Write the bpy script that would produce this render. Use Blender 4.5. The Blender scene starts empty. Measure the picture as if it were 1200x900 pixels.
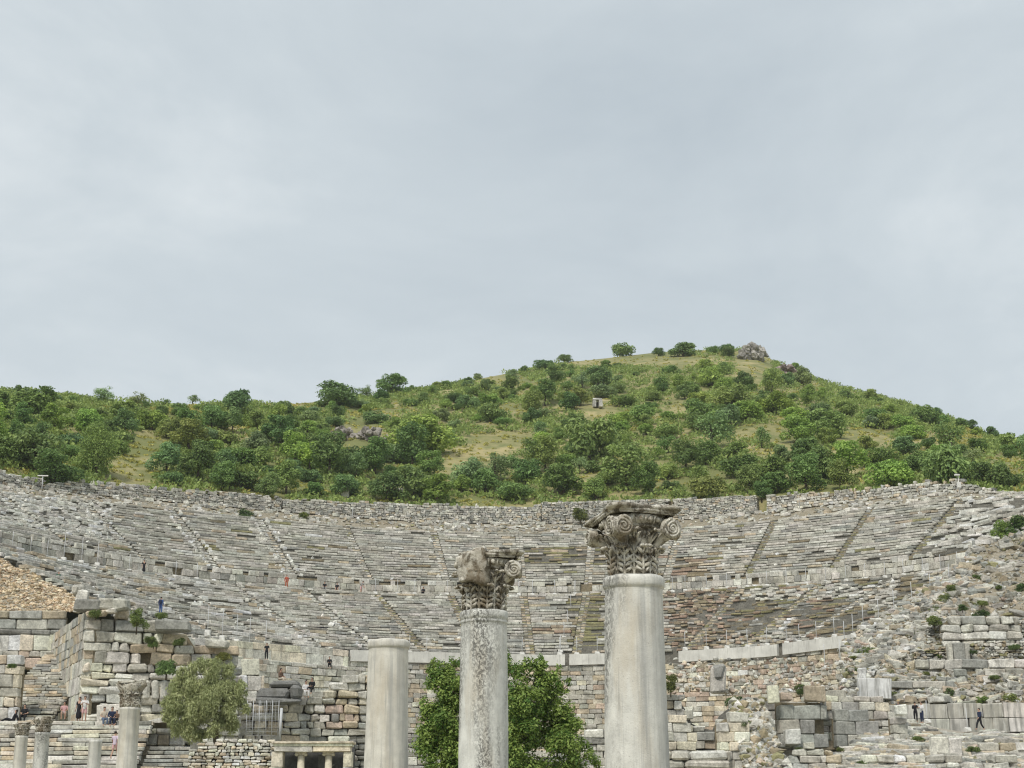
import bpy, bmesh, math, random
import numpy as np
from mathutils import Vector, Matrix, noise as mnoise

R = math.radians
rng = np.random.default_rng(7)
random.seed(7)
sc = bpy.context.scene
COL = sc.collection

# ------------------------------------------------------------------ camera geometry
F, YH, CZ = 1800.0, 950.0, 1.6
TH = math.atan((YH - 450) / F)
CT, ST = math.cos(TH), math.sin(TH)

def ue(x, y):
    """direction through photo pixel (x, y) as X/Y and rise/Y"""
    a = (x - 600) / F; b = (450 - y) / F; d = CT - b * ST
    return a / d, (ST + b * CT) / d

def at(x, y, Y):
    u, e = ue(x, y)
    return Vector((u * Y, Y, CZ + e * Y))

def px_of(X, Y, Z):
    d = Y * CT + (Z - CZ) * ST
    return 600 + F * X / d, 450 - F * ((Z - CZ) * CT - Y * ST) / d

def z_table(X, Y, table):
    """height at plan point whose picture height follows table[(x, y)]"""
    xs = [p[0] for p in table]; ys = [p[1] for p in table]
    y = 700.0
    for _ in range(5):
        x = 600 + F * X / Y * (CT - (450 - y) / F * ST)
        y = float(np.interp(x, xs, ys))
    return CZ + Y * ue(x, y)[1]

cam_d = bpy.data.cameras.new('camera'); cam = bpy.data.objects.new('camera', cam_d); COL.objects.link(cam)
cam.location = (0, 0, CZ); cam.rotation_euler = (math.pi / 2 + TH, 0, 0)
cam_d.sensor_width = 36; cam_d.lens = 36 * F / 1200; cam_d.clip_end = 12000; cam_d.clip_start = 0.1
sc.camera = cam

# ------------------------------------------------------------------ objects
def link(o, parent=None):
    COL.objects.link(o)
    if parent is not None: o.parent = parent
    return o

def tag(o, label=None, cat=None, group=None, kind=None):
    if label: o['label'] = label
    if cat: o['category'] = cat
    if group: o['group'] = group
    if kind: o['kind'] = kind
    elif label: o['kind'] = 'thing'
    return o

def thing(name, label, cat, loc=(0, 0, 0), rz=0.0, group=None):
    o = bpy.data.objects.new(name, None); o.empty_display_size = .2
    o.location = loc; o.rotation_euler = (0, 0, rz)
    link(o); return tag(o, label, cat, group)

def copy_tree(o, parent=None):
    c = o.copy(); link(c)
    if parent is not None: c.parent = parent
    for ch in o.children: copy_tree(ch, c)
    return c

def mesh_np(name, V, faces_list, cols=None, smooth=False):
    """faces_list: list of (n_faces, k) int arrays; cols: matching list of (n_faces, 3)"""
    me = bpy.data.meshes.new(name)
    V = np.asarray(V, np.float32)
    faces_list = [np.asarray(f, np.int32) for f in faces_list]
    loops = np.concatenate([f.ravel() for f in faces_list])
    tot = np.concatenate([np.full(len(f), f.shape[1], np.int32) for f in faces_list])
    st = np.concatenate([[0], np.cumsum(tot)[:-1]]).astype(np.int32)
    me.vertices.add(len(V)); me.vertices.foreach_set('co', V.ravel())
    me.loops.add(len(loops)); me.loops.foreach_set('vertex_index', loops)
    me.polygons.add(len(tot)); me.polygons.foreach_set('loop_start', st)
    if smooth: me.polygons.foreach_set('use_smooth', np.ones(len(tot), bool))
    else: me.polygons.foreach_set('use_smooth', np.zeros(len(tot), bool))
    if cols is not None:
        c = np.concatenate([np.asarray(q, np.float32) for q in cols])
        c = np.concatenate([c, np.ones((len(c), 1), np.float32)], 1)
        a = me.attributes.new('col', 'FLOAT_COLOR', 'FACE'); a.data.foreach_set('color', c.ravel())
    me.update(calc_edges=True); me.validate()
    return me

# ------------------------------------------------------------------ materials
def new_mat(name):
    m = bpy.data.materials.new(name); m.use_nodes = True
    nt = m.node_tree; nt.nodes.clear()
    out = nt.nodes.new('ShaderNodeOutputMaterial'); b = nt.nodes.new('ShaderNodeBsdfPrincipled')
    nt.links.new(b.outputs[0], out.inputs[0])
    b.inputs['Roughness'].default_value = .9
    b.inputs['Specular IOR Level'].default_value = .25
    return m, nt, b

class N:
    """small node-building helper"""
    def __init__(s, nt): s.nt = nt
    def n(s, t, **k):
        q = s.nt.nodes.new(t)
        for a, v in k.items(): setattr(q, a, v)
        return q
    def l(s, a, b): s.nt.links.new(a, b)
    def noise(s, vec, scale, detail=5, rough=.6, dist=0.):
        q = s.n('ShaderNodeTexNoise'); q.inputs['Scale'].default_value = scale; q.inputs['Detail'].default_value = detail
        q.inputs['Roughness'].default_value = rough; q.inputs['Distortion'].default_value = dist
        if vec is not None: s.l(vec, q.inputs['Vector'])
        return q.outputs['Fac']
    def ramp(s, fac, *stops):
        q = s.n('ShaderNodeValToRGB'); e = q.color_ramp.elements
        while len(e) < len(stops): e.new(.5)
        for el, (p, c) in zip(e, stops):
            el.position = p
            el.color = (c, c, c, 1) if isinstance(c, (int, float)) else (*c, 1)
        s.l(fac, q.inputs[0]); return q.outputs[0]
    def mix(s, fac, a, b, mode='MIX'):
        q = s.n('ShaderNodeMix', data_type='RGBA', blend_type=mode)
        for sock, v in ((q.inputs[0], fac), (q.inputs[6], a), (q.inputs[7], b)):
            if isinstance(v, (int, float)): sock.default_value = v if sock.type == 'VALUE' else (v, v, v, 1)
            elif isinstance(v, tuple): sock.default_value = (*v, 1)
            else: s.l(v, sock)
        return q.outputs[2]
    def math(s, op, a, b=None):
        q = s.n('ShaderNodeMath', operation=op)
        for sock, v in ((q.inputs[0], a), (q.inputs[1], b)):
            if v is None: continue
            if isinstance(v, (int, float)): sock.default_value = v
            else: s.l(v, sock)
        return q.outputs[0]
    def mapping(s, vec, scale):
        q = s.n('ShaderNodeMapping'); q.inputs['Scale'].default_value = scale; s.l(vec, q.inputs[0]); return q.outputs[0]
    def bump(s, h, strength, dist, bsdf):
        q = s.n('ShaderNodeBump'); q.inputs['Strength'].default_value = strength; q.inputs['Distance'].default_value = dist
        s.l(h, q.inputs['Height']); s.l(q.outputs[0], bsdf.inputs['Normal'])

def make_stone():
    """weathered masonry: own colour of each block from the mesh, lichen and mottling from noise"""
    m, nt, b = new_mat('weathered_stone'); k = N(nt)
    pos = k.n('ShaderNodeNewGeometry').outputs['Position']
    col = k.n('ShaderNodeAttribute', attribute_name='col').outputs['Color']
    n1 = k.noise(pos, 1.1, 7, .65)
    c = k.mix(1.0, col, k.ramp(n1, (.3, .62), (.7, 1.28)), 'MULTIPLY')
    n2 = k.noise(pos, 6.5, 5, .7)
    c = k.mix(1.0, c, k.ramp(n2, (.3, .60), (.5, .98), (.7, 1.30)), 'MULTIPLY')
    st = k.noise(k.mapping(pos, (.8, .8, .35)), .9, 8, .7, .6)
    c = k.mix(k.ramp(st, (.53, 0.), (.68, .62)), c, (.14, .135, .115))
    wh = k.noise(pos, 2.6, 6, .75)
    c = k.mix(k.ramp(wh, (.62, 0.), (.74, .5)), c, (.60, .58, .52))
    oc = k.noise(pos, .55, 6, .7)
    c = k.mix(k.ramp(oc, (.60, 0.), (.76, .26)), c, (.40, .28, .15))
    k.l(c, b.inputs['Base Color'])
    h = k.math('ADD', k.noise(pos, 5., 6, .7), k.noise(pos, 22., 3, .6))
    k.bump(h, .7, .05, b)
    return m
STONE = make_stone()

def make_ground(name, c1, c2, c3, scale):
    m, nt, b = new_mat(name); k = N(nt)
    pos = k.n('ShaderNodeNewGeometry').outputs['Position']
    n1 = k.noise(pos, scale, 8, .65, .4); n2 = k.noise(pos, scale * 7, 6, .7)
    c = k.mix(k.ramp(n1, (.42, 0.), (.6, 1.)), c1, c2)
    c = k.mix(k.ramp(n2, (.45, 0.), (.62, .8)), c, c3)
    k.l(c, b.inputs['Base Color'])
    k.bump(k.noise(pos, scale * 25, 5, .7), .6, .15, b)
    return m
M_GROUND = make_ground('dry_ground', (.30, .26, .18), (.22, .22, .10), (.36, .33, .26), .12)
M_HILL = make_ground('hill_grass', (.18, .19, .07), (.40, .34, .17), (.16, .18, .065), .045)
M_EARTH = make_ground('stony_earth', (.30, .26, .19), (.22, .19, .12), (.40, .37, .31), .5)

def make_leaf(name, c1, c2):
    """leaves: two greens by leaf, tinted per plant by its own object colour"""
    m, nt, b = new_mat(name); k = N(nt)
    t = k.n('ShaderNodeAttribute', attribute_name='col').outputs['Color']
    oc = k.n('ShaderNodeObjectInfo').outputs['Color']
    sep = k.n('ShaderNodeSeparateColor'); k.l(t, sep.inputs[0])
    c = k.mix(sep.outputs[0], c1, c2)
    c = k.mix(1.0, c, oc, 'MULTIPLY')
    k.l(c, b.inputs['Base Color']); b.inputs['Roughness'].default_value = .55
    tr = k.n('ShaderNodeBsdfTranslucent'); k.l(c, tr.inputs[0])
    mx = k.n('ShaderNodeMixShader'); mx.inputs[0].default_value = .3
    out = [q for q in nt.nodes if q.type == 'OUTPUT_MATERIAL'][0]
    k.l(b.outputs[0], mx.inputs[1]); k.l(tr.outputs[0], mx.inputs[2]); k.l(mx.outputs[0], out.inputs[0])
    return m
M_LEAF = make_leaf('scrub_leaf', (.155, .23, .088), (.34, .435, .16))
M_LAUREL = make_leaf('glossy_leaf', (.075, .16, .03), (.36, .46, .12))
M_OLIVE = make_leaf('olive_leaf', (.32, .365, .17), (.56, .59, .31))

def make_plain(name, c, rough=.8, var=.25, scale=8., metal=0.):
    m, nt, b = new_mat(name); k = N(nt)
    pos = k.n('ShaderNodeTexCoord').outputs['Object']
    n1 = k.noise(pos, scale, 5, .65)
    k.l(k.mix(1.0, c, k.ramp(n1, (.3, 1 - var), (.7, 1 + var)), 'MULTIPLY'), b.inputs['Base Color'])
    b.inputs['Roughness'].default_value = rough; b.inputs['Metallic'].default_value = metal
    return m
M_BARK = make_plain('bark', (.10, .08, .06), .95, .4, 4)
M_POLE = make_plain('galvanised_pole', (.55, .56, .57), .5, .1, 3)
M_FOOT = make_plain('white_concrete', (.68, .67, .63), .9, .15, 5)
M_SKIN = make_plain('skin', (.48, .30, .22), .6, .06, 5)
M_HAIR = make_plain('hair', (.03, .022, .018), .6, .2, 20)

def make_cloth():
    m, nt, b = new_mat('cloth'); k = N(nt)
    oc = k.n('ShaderNodeObjectInfo').outputs['Color']
    n = k.noise(k.n('ShaderNodeTexCoord').outputs['Object'], 14, 3, .6)
    k.l(k.mix(1.0, oc, k.ramp(n, (.3, .85), (.7, 1.12)), 'MULTIPLY'), b.inputs['Base Color'])
    return m
M_CLOTH = make_cloth()

# marble of the standing columns
def make_marble(name, base, grime_lo, grime_hi, spots, streak, band=None):
    m, nt, b = new_mat(name); k = N(nt)
    pos = k.n('ShaderNodeTexCoord').outputs['Object']
    n = k.noise(pos, 3., 6, .65)
    c = k.mix(k.ramp(n, (.35, 0.), (.65, 1.)), tuple(v * .84 for v in base), tuple(min(v * 1.12, .8) for v in base))
    warm = k.noise(k.mapping(pos, (2.2, 2.2, .35)), 1.6, 5, .6)
    c = k.mix(k.ramp(warm, (.5, 0.), (.7, .55)), c, (.52, .45, .34))
    # long thin rain streaks
    s1 = k.noise(k.mapping(pos, (7., 7., .22)), 1.5, 6, .7, .3)
    c = k.mix(k.ramp(s1, (.52, 0.), (.70, streak)), c, (.25, .25, .24))
    s2 = k.noise(k.mapping(pos, (3.2, 3.2, .12)), 1.2, 4, .6)
    c = k.mix(k.ramp(s2, (.55, 0.), (.68, streak)), c, (.33, .335, .33))
    # dark lichen spots, gathered in big patches
    patch = k.noise(k.mapping(pos, (1.5, 1.5, .32)), 1.25, 4, .6, .4)
    sp = k.noise(k.mapping(pos, (1, 1, .7)), 30., 6, .75, .8)
    if band:        # the lichen keeps to one flank of the shaft
        sx = k.n('ShaderNodeSeparateXYZ'); k.l(pos, sx.inputs[0])
        wob = k.math('MULTIPLY', k.math('SUBTRACT', k.noise(k.mapping(pos, (0, 0, .9)), 1.3, 4, .6), .5), .5)
        dist = k.math('ABSOLUTE', k.math('ADD', k.math('SUBTRACT', sx.outputs[0], band[0]), wob))
        patch = k.math('SUBTRACT', k.math('ADD', patch, .10), k.math('MULTIPLY', dist, .26 / band[1]))
    v = k.math('MULTIPLY', k.ramp(patch, (grime_lo, 0.), (grime_hi, 1.)), k.ramp(sp, (.44, 0.), (.54, 1.)))
    c = k.mix(k.math('MULTIPLY', v, spots), c, (.075, .072, .065))
    sp2 = k.noise(pos, 48., 4, .65)
    c = k.mix(k.ramp(sp2, (.60, 0.), (.70, .55 * spots)), c, (.12, .11, .10))
    k.l(c, b.inputs['Base Color']); b.inputs['Roughness'].default_value = .8
    k.bump(k.math('ADD', k.noise(pos, 14., 6, .75), k.math('MULTIPLY', k.noise(pos, 60., 3, .6), .6)), .35, .02, b)
    return m
M_MARBLE1 = make_marble('streaked_marble', (.68, .655, .585), .60, .72, .6, .6)
M_MARBLE2 = make_marble('spotted_marble', (.70, .70, .655), .36, .54, .85, .3, (-.04, .42))
M_MARBLE3 = make_marble('grey_marble', (.69, .68, .63), .46, .60, .75, .6, (-.24, .36))

def make_carved():
    m, nt, b = new_mat('carved_marble'); k = N(nt)
    pos = k.n('ShaderNodeNewGeometry').outputs['Position']
    n = k.noise(pos, 5., 6, .7)
    c = k.mix(k.ramp(n, (.35, 0.), (.6, 1.)), (.54, .50, .41), (.74, .71, .63))
    g = k.noise(pos, 6.5, 8, .75, .6)
    c = k.mix(k.ramp(g, (.47, 0.), (.58, .88)), c, (.075, .058, .038))
    g2 = k.noise(k.mapping(pos, (1, 1, .4)), 2.6, 5, .7, .4)
    c = k.mix(k.ramp(g2, (.48, 0.), (.64, .75)), c, (.17, .13, .08))
    o = k.noise(pos, 11., 5, .7)
    c = k.mix(k.ramp(o, (.6, 0.), (.75, .5)), c, (.40, .25, .11))
    k.l(c, b.inputs['Base Color'])
    k.bump(k.math('ADD', k.noise(pos, 25., 6, .75), k.noise(pos, 90., 3, .6)), .6, .02, b)
    return m
M_CARVED = make_carved()

# ------------------------------------------------------------------ stone colours
PAL = dict(grey=(.40, .385, .335), white=(.60, .585, .53), tan=(.44, .375, .28), pink=(.42, .335, .27), cream=(.62, .56, .45),
           dark=(.19, .185, .165), slate=(.29, .29, .265), brick=(.29, .215, .16), earth=(.25, .21, .14), olive=(.24, .225, .12), pale=(.50, .485, .435))
def pick(spec, sd=.11):
    """spec: 'grey' or {'grey': 3, 'tan': 1}; a random stone colour"""
    if isinstance(spec, dict):
        ks = list(spec); w = np.array([spec[q] for q in ks], float); spec = ks[int(np.searchsorted(np.cumsum(w / w.sum()), rng.random()))]
    c = np.array(PAL[spec]) * math.exp(rng.normal(0, sd)) * 1.30
    return np.clip(c * (1 + rng.normal(0, .012, 3)), .04, .78)
MIX_SEAT = dict(grey=7, pale=4, white=.3, slate=.6, tan=.35)
MIX_RUIN = dict(grey=5, pale=3, cream=1.2, tan=1.6, slate=1.6, pink=.3, white=.6, dark=.3)
MIX_WARM = dict(tan=4, pink=2.5, grey=3, pale=2.5, cream=2, slate=.8, brick=.6)
MIX_RUBBLE = dict(pale=2, white=.4, grey=4, tan=1.2, cream=.4, slate=3, olive=1.2, earth=1.5)

# ------------------------------------------------------------------ block and rock builders
def _box_template():
    sg = np.array([(x, y, z) for x in (-1, 1) for y in (-1, 1) for z in (-1, 1)], float)
    verts = []; ins = []; corner = []
    for i, s in enumerate(sg):
        for ax in range(3):
            verts.append(s); m_ = np.ones(3); m_[ax] = 0; ins.append(m_); corner.append(i)
    P = np.array(verts) * (1 - .2 * np.array(ins))
    idx = lambda s, ax: [i for i, q in enumerate(sg) if tuple(q) == tuple(s)][0] * 3 + ax
    quads = []; tris = []
    def order(f):
        p = P[f]; c = p.mean(0); n = c / np.linalg.norm(c)
        a = p[0] - c; a -= n * a.dot(n); a /= np.linalg.norm(a); bb = np.cross(n, a)
        ang = [math.atan2((q - c).dot(bb), (q - c).dot(a)) for q in p]
        return [f[i] for i in np.argsort(ang)]
    for ax in range(3):
        for s in (-1, 1):
            f = [i * 3 + ax for i, q in enumerate(sg) if q[ax] == s]; quads.append(order(f))
    for ax in range(3):
        o = [q for q in range(3) if q != ax]
        for s1 in (-1, 1):
            for s2 in (-1, 1):
                f = []
                for i, q in enumerate(sg):
                    if q[o[0]] == s1 and q[o[1]] == s2: f += [i * 3 + o[0], i * 3 + o[1]]
                quads.append(order(f))
    for i in range(8): tris.append(order([i * 3, i * 3 + 1, i * 3 + 2]))
    return np.array(verts), np.array(ins), np.array(corner), np.array(quads), np.array(tris)
BT = _box_template()

def _ico(sub):
    bm = bmesh.new(); bmesh.ops.create_icosphere(bm, subdivisions=sub, radius=1)
    bm.verts.index_update()
    v = np.array([q.co[:] for q in bm.verts]); f = np.array([[q.index for q in p.verts] for p in bm.faces]); bm.free()
    return v, f
ICO1, ICO2 = _ico(1), _ico(2)

class Stones:
    """collects chamfered blocks, rocks and plain faces; build() links them as ONE mesh object"""
    def __init__(s): s.b = []; s.r = []; s.V = []; s.F = []; s.C = []; s.nv = 0
    def block(s, c, half, yaw=0., col=(.4, .4, .4), cham=.04, jit=.02, tilt=(0., 0.)):
        s.b.append((*c, *half, yaw, tilt[0], tilt[1], cham, jit, *col))
    def rock(s, c, rad, col, flat=.7): s.r.append((*c, rad, flat, *col))
    def faces(s, V, Fq, col):
        V = np.asarray(V, float).reshape(-1, 3); Fq = np.asarray(Fq, int)
        s.V.append(V); s.F.append(Fq + s.nv); s.C.append(np.tile(np.asarray(col, float), (len(Fq), 1)) if np.ndim(col) == 1 else np.asarray(col)); s.nv += len(V)
    def build(s, name, parent=None, mat=None, origin=None):
        Vs = list(s.V); Fs = list(s.F); Cs = list(s.C); nv = s.nv
        if s.b:
            B = np.array(s.b); n = len(B); T, I, K, Q, Tr = BT
            h = B[:, None, 3:6]; ch = np.minimum(B[:, 9], B[:, 3:6].min(1) * .6)[:, None, None]
            P = T[None] * (h - ch * I[None])
            P = P + (rng.normal(0, 1, (n, 8, 3)) * B[:, 10][:, None, None])[:, K]
            P = P + rng.normal(0, .25, P.shape) * B[:, 10][:, None, None]
            # tilt about x then y, then yaw
            for ax, t in ((0, B[:, 7]), (1, B[:, 8]), (2, B[:, 6])):
                c_, s_ = np.cos(t)[:, None], np.sin(t)[:, None]
                i, j = [(1, 2), (2, 0), (0, 1)][ax]
                a_, b_ = P[:, :, i].copy(), P[:, :, j].copy()
                P[:, :, i] = c_ * a_ - s_ * b_; P[:, :, j] = s_ * a_ + c_ * b_
            P = P + B[:, None, 0:3]
            off = (np.arange(n) * 24)[:, None, None] + nv
            Vs.append(P.reshape(-1, 3)); nv += n * 24
            Fs += [(Q[None] + off).reshape(-1, 4), (Tr[None] + off).reshape(-1, 3)]
            Cs += [np.repeat(B[:, 11:14], len(Q), 0), np.repeat(B[:, 11:14], len(Tr), 0)]
        if s.r:
            B = np.array(s.r); n = len(B)
            for big in (False, True):
                q = B[(B[:, 3] > .6) == big]
                if not len(q): continue
                tv, tf = ICO2 if big else ICO1
                P = tv[None] * (1 + rng.normal(0, .27 if not big else .2, (len(q), len(tv), 1)))
                sx = rng.uniform(.65, 1.35, (len(q), 1, 3)); sx[:, :, 2] *= q[:, 4][:, None]
                P = P * sx * q[:, 3][:, None, None]
                t = rng.uniform(0, 6.28, len(q))[:, None]
                a_, b_ = P[:, :, 0].copy(), P[:, :, 1].copy()
                P[:, :, 0] = np.cos(t) * a_ - np.sin(t) * b_; P[:, :, 1] = np.sin(t) * a_ + np.cos(t) * b_
                P = P + q[:, None, 0:3]
                off = (np.arange(len(q)) * len(tv))[:, None, None] + nv
                Vs.append(P.reshape(-1, 3)); nv += len(q) * len(tv)
                Fs.append((tf[None] + off).reshape(-1, 3)); Cs.append(np.repeat(q[:, 5:8], len(tf), 0))
        V = np.concatenate(Vs)
        o = np.array(origin if origin is not None else (0, 0, 0), float)
        if origin is not None: V = V - o
        groups = {}
        for f, c in zip(Fs, Cs): groups.setdefault(f.shape[1], ([], []))[0].append(f); groups[f.shape[1]][1].append(c)
        me = mesh_np(name, V, [np.concatenate(g[0]) for g in groups.values()], [np.concatenate(g[1]) for g in groups.values()])
        ob = bpy.data.objects.new(name, me); me.materials.append(mat or STONE)
        if origin is not None and parent is None: ob.location = o
        return link(ob, parent)

def strip(S, A, B, col):
    """a band of quads between two equally long point rows"""
    n = len(A); V = list(A) + list(B)
    S.faces(V, [(i, i + 1, n + i + 1, n + i) for i in range(n - 1)], col)

def inside(rects, x, y):
    return any(a <= x <= c and b <= y <= d for a, b, c, d in rects)

def wall(name, label, cat, pts, top, bot, ch=(.4, .6), L=(.6, 1.5), th=.8, pal=MIX_RUIN, prot=.07, holes=(), cham=.05, jit=.025, courses=None, ragged=.25, parent=None, group=None, core='earth', gap=.015, skip=0.):
    """a wall of separate stones along a plan line given as (photo x, distance), its broken top line given in photo pixels"""
    P = []
    for x, Y in pts:
        yy = float(np.interp(x, [p[0] for p in top], [p[1] for p in top])); p = at(x, yy, Y); P.append((p.x, p.y))
    P = np.array(P); seg = np.hypot(*(P[1:] - P[:-1]).T); cum = np.concatenate([[0], np.cumsum(seg)]); Ltot = cum[-1]
    def pt(s): return float(np.interp(s, cum, P[:, 0])), float(np.interp(s, cum, P[:, 1]))
    def frame(s):
        a, b = pt(max(s - .05, 0)), pt(min(s + .05, Ltot)); t = np.array([b[0] - a[0], b[1] - a[1]]); t /= np.linalg.norm(t)
        return t, np.array([-t[1], t[0]])
    S = Stones(); ztop = lambda s: z_table(*pt(s), top)
    zb = lambda s: bot if not isinstance(bot, list) else z_table(*pt(s), bot)
    ns = max(2, int(Ltot / .5)); ss = np.linspace(0, Ltot, ns)
    zt = np.array([ztop(q) for q in ss]); zbs = np.array([zb(q) for q in ss])
    zf = lambda s: float(np.interp(s, ss, zt)); zbf = lambda s: float(np.interp(s, ss, zbs))
    # core
    fr = [frame(q) for q in ss]; o1, o2 = .78 * th, th
    lo = np.maximum(zt - .25, zbs + .05)
    A0 = [(pt(q)[0] + f[1][0] * o1, pt(q)[1] + f[1][1] * o1, z) for q, f, z in zip(ss, fr, zbs)]
    A1 = [(a[0], a[1], z) for a, z in zip(A0, lo)]
    B0 = [(pt(q)[0] + f[1][0] * o2, pt(q)[1] + f[1][1] * o2, z) for q, f, z in zip(ss, fr, zbs)]
    B1 = [(a[0], a[1], z) for a, z in zip(B0, lo)]
    cc = np.array(PAL[core])
    strip(S, A0, A1, cc); strip(S, A1, B1, cc); strip(S, B1, B0, cc)
    for e in (0, -1): S.faces([A0[e], A1[e], B1[e], B0[e]], [(0, 1, 2, 3)], cc)
    z = float(zbs.min()); k = 0
    while z < zt.max():
        if courses:
            cr = courses[min(k, len(courses) - 1)]; hh, l0, l1, pp = cr
        else: hh = rng.uniform(*ch); l0, l1 = L; pp = pal
        s = -rng.uniform(0, l0)
        while s < Ltot:
            ln = rng.uniform(l0, l1); c = s + ln / 2; s0, s1 = max(s, 0), min(s + ln, Ltot); s += ln
            if s1 - s0 < .12: continue
            c = (s0 + s1) / 2; zc = z + hh / 2
            if zc > zf(c) + rng.uniform(-ragged, ragged) * hh or z + hh < zbf(c) or rng.random() < skip: continue
            x, y = pt(c); pxl = px_of(x, y, zc)
            if inside(holes, *pxl): continue
            t, nrm = frame(c); p_ = pp(*pxl) if callable(pp) else pp
            d = th * .8; o = d / 2 + rng.uniform(-prot, prot)
            S.block((x + nrm[0] * o, y + nrm[1] * o, zc), ((s1 - s0) / 2 - gap, d / 2, hh / 2 - gap * .8), math.atan2(t[1], t[0]) + rng.normal(0, .012), pick(p_), cham * rng.uniform(.5, 1.6), jit, (rng.normal(0, .015), rng.normal(0, .014)))
        z += hh; k += 1
    mid = pt(Ltot / 2)
    ob = S.build(name, parent, origin=(mid[0], mid[1], float(zbs.min())) if parent is None else None)
    if label: tag(ob, label, cat, group)
    return ob

def patch(grid, nx, ny, amp=.25, seed=0):
    """a rough slope through control points (photo x, photo y, distance); returns a point sampler"""
    G = np.array([[at(*q)[:] for q in row] for row in grid]); nr, nc = G.shape[:2]
    def f(u, v):
        a, b = min(u * (nc - 1), nc - 1 - 1e-6), min(v * (nr - 1), nr - 1 - 1e-6); i, j = int(a), int(b); a -= i; b -= j
        p = (1 - b) * ((1 - a) * G[j, i] + a * G[j, i + 1]) + b * ((1 - a) * G[j + 1, i] + a * G[j + 1, i + 1])
        n_ = mnoise.fractal(Vector((p[0] * .35, p[1] * .35, seed)), 1, 2, 4) * amp
        return Vector((p[0], p[1], p[2] + n_))
    V = [f(i / nx, j / ny) for j in range(ny + 1) for i in range(nx + 1)]
    Fq = [(j * (nx + 1) + i, j * (nx + 1) + i + 1, (j + 1) * (nx + 1) + i + 1, (j + 1) * (nx + 1) + i) for j in range(ny) for i in range(nx)]
    return f, V, Fq

def structure(name, V, Fq, mat, label=None, kind='structure', smooth=True, col=None):
    me = mesh_np(name, [tuple(v) for v in V], [np.array(Fq)], None if col is None else [np.tile(col, (len(Fq), 1))], smooth)
    me.materials.append(mat); o = link(bpy.data.objects.new(name, me)); tag(o, label, None, None, kind)
    return o
# ================================================================== sky and light
SUN_EL, SUN_AZ = R(52), R(205)          # azimuth from +Y, clockwise: behind the camera, to the left
w = bpy.data.worlds.new('World'); sc.world = w; w.use_nodes = True
nt = w.node_tree; nt.nodes.clear(); k = N(nt)
out = k.n('ShaderNodeOutputWorld'); bg = k.n('ShaderNodeBackground'); k.l(bg.outputs[0], out.inputs[0])
sky = k.n('ShaderNodeTexSky', sky_type='NISHITA'); sky.sun_disc = False
sky.sun_elevation = SUN_EL; sky.sun_rotation = SUN_AZ; sky.air_density = 1.0; sky.dust_density = 3.0; sky.altitude = 50
dirv = k.n('ShaderNodeTexCoord').outputs['Generated']
cl = k.noise(k.mapping(dirv, (1.1, 1.1, 2.4)), 2.7, 7, .6, .35)
cl2 = k.noise(k.mapping(dirv, (1., 1., 5.)), 1.1, 4, .5, .2)
c = k.ramp(k.math('ADD', k.math('MULTIPLY', cl, .55), k.math('MULTIPLY', cl2, .45)), (.34, (3.02, 3.40, 3.68)), (.5, (3.62, 3.99, 4.21)), (.64, (4.6, 4.88, 5.0)))
c = k.mix(.95, sky.outputs[0], c)
k.l(c, bg.inputs[0]); bg.inputs[1].default_value = .105
sl = bpy.data.lights.new('sun', 'SUN'); sl.energy = 1.5; sl.angle = R(10); sl.color = (1., .95, .87)
so = bpy.data.objects.new('sun', sl); COL.objects.link(so)
d_ = Vector((math.sin(SUN_AZ) * math.cos(SUN_EL), math.cos(SUN_AZ) * math.cos(SUN_EL), math.sin(SUN_EL)))
so.rotation_euler = d_.to_track_quat('Z', 'Y').to_euler(); so.location = (-60, -80, 120)
vs = sc.view_settings; vs.view_transform = 'Standard'; vs.look = 'None'; vs.gamma = 1; vs.exposure = .72; vs.use_curve_mapping = False

# ================================================================== ground
def ground_z(Y): return float(np.interp(Y, [0, 60, 88, 100], [0, 0, 3.0, 3.2]))
xs = [-4000, -1200, -400] + list(np.linspace(-150, 150, 31)) + [400, 1200, 4000]
ys = [-3000, -600, -100] + list(np.linspace(-20, 180, 41)) + [400, 1200, 5000]
V = [(x, y, ground_z(y) if y < 180 else 3.2) for y in ys for x in xs]
nx = len(xs)
structure('ground', V, [(j * nx + i, j * nx + i + 1, (j + 1) * nx + i + 1, (j + 1) * nx + i) for j in range(len(ys) - 1) for i in range(nx - 1)], M_GROUND)

# ================================================================== the theatre bowl
OX, D = 3.0, 129.0
def phi_of(u, r): return math.asin(max(-1, min(1, (u * D - OX) / (r * math.sqrt(1 + u * u))))) + math.atan(u)
def cpt(phi, r): return OX + r * math.sin(phi), D + r * math.cos(phi)
T_POD = [(-200, 735), (0, 741), (243, 749), (400, 762), (640, 768), (790, 764), (900, 757), (1000, 744), (1100, 727), (1250, 700)]
T_LOW = [(-200, 606), (0, 639), (52, 653), (93, 661), (150, 669), (193, 675), (237, 680), (284, 685), (353, 690), (401, 694), (461, 697), (640, 698), (788, 694), (968, 683), (1038, 677), (1104, 669), (1160, 658), (1260, 640)]
T_DIA = [(-200, 592), (0, 625), (150, 655), (253, 668), (353, 676), (461, 683), (640, 685), (788, 681), (968, 668), (1038, 660), (1104, 650), (1160, 637), (1260, 615)]
T_UP = [(-200, 548), (0, 577), (100, 588), (180, 595), (300, 607), (400, 617), (500, 623), (620, 625), (800, 619), (900, 611), (1000, 599), (1100, 586), (1200, 583), (1300, 570)]
T_FOOT = [(-200, 540), (0, 568), (100, 579), (180, 586), (300, 597), (400, 605), (500, 612), (620, 614), (800, 609), (900, 600), (1000, 588), (1100, 576), (1200, 580), (1300, 567)]
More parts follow.
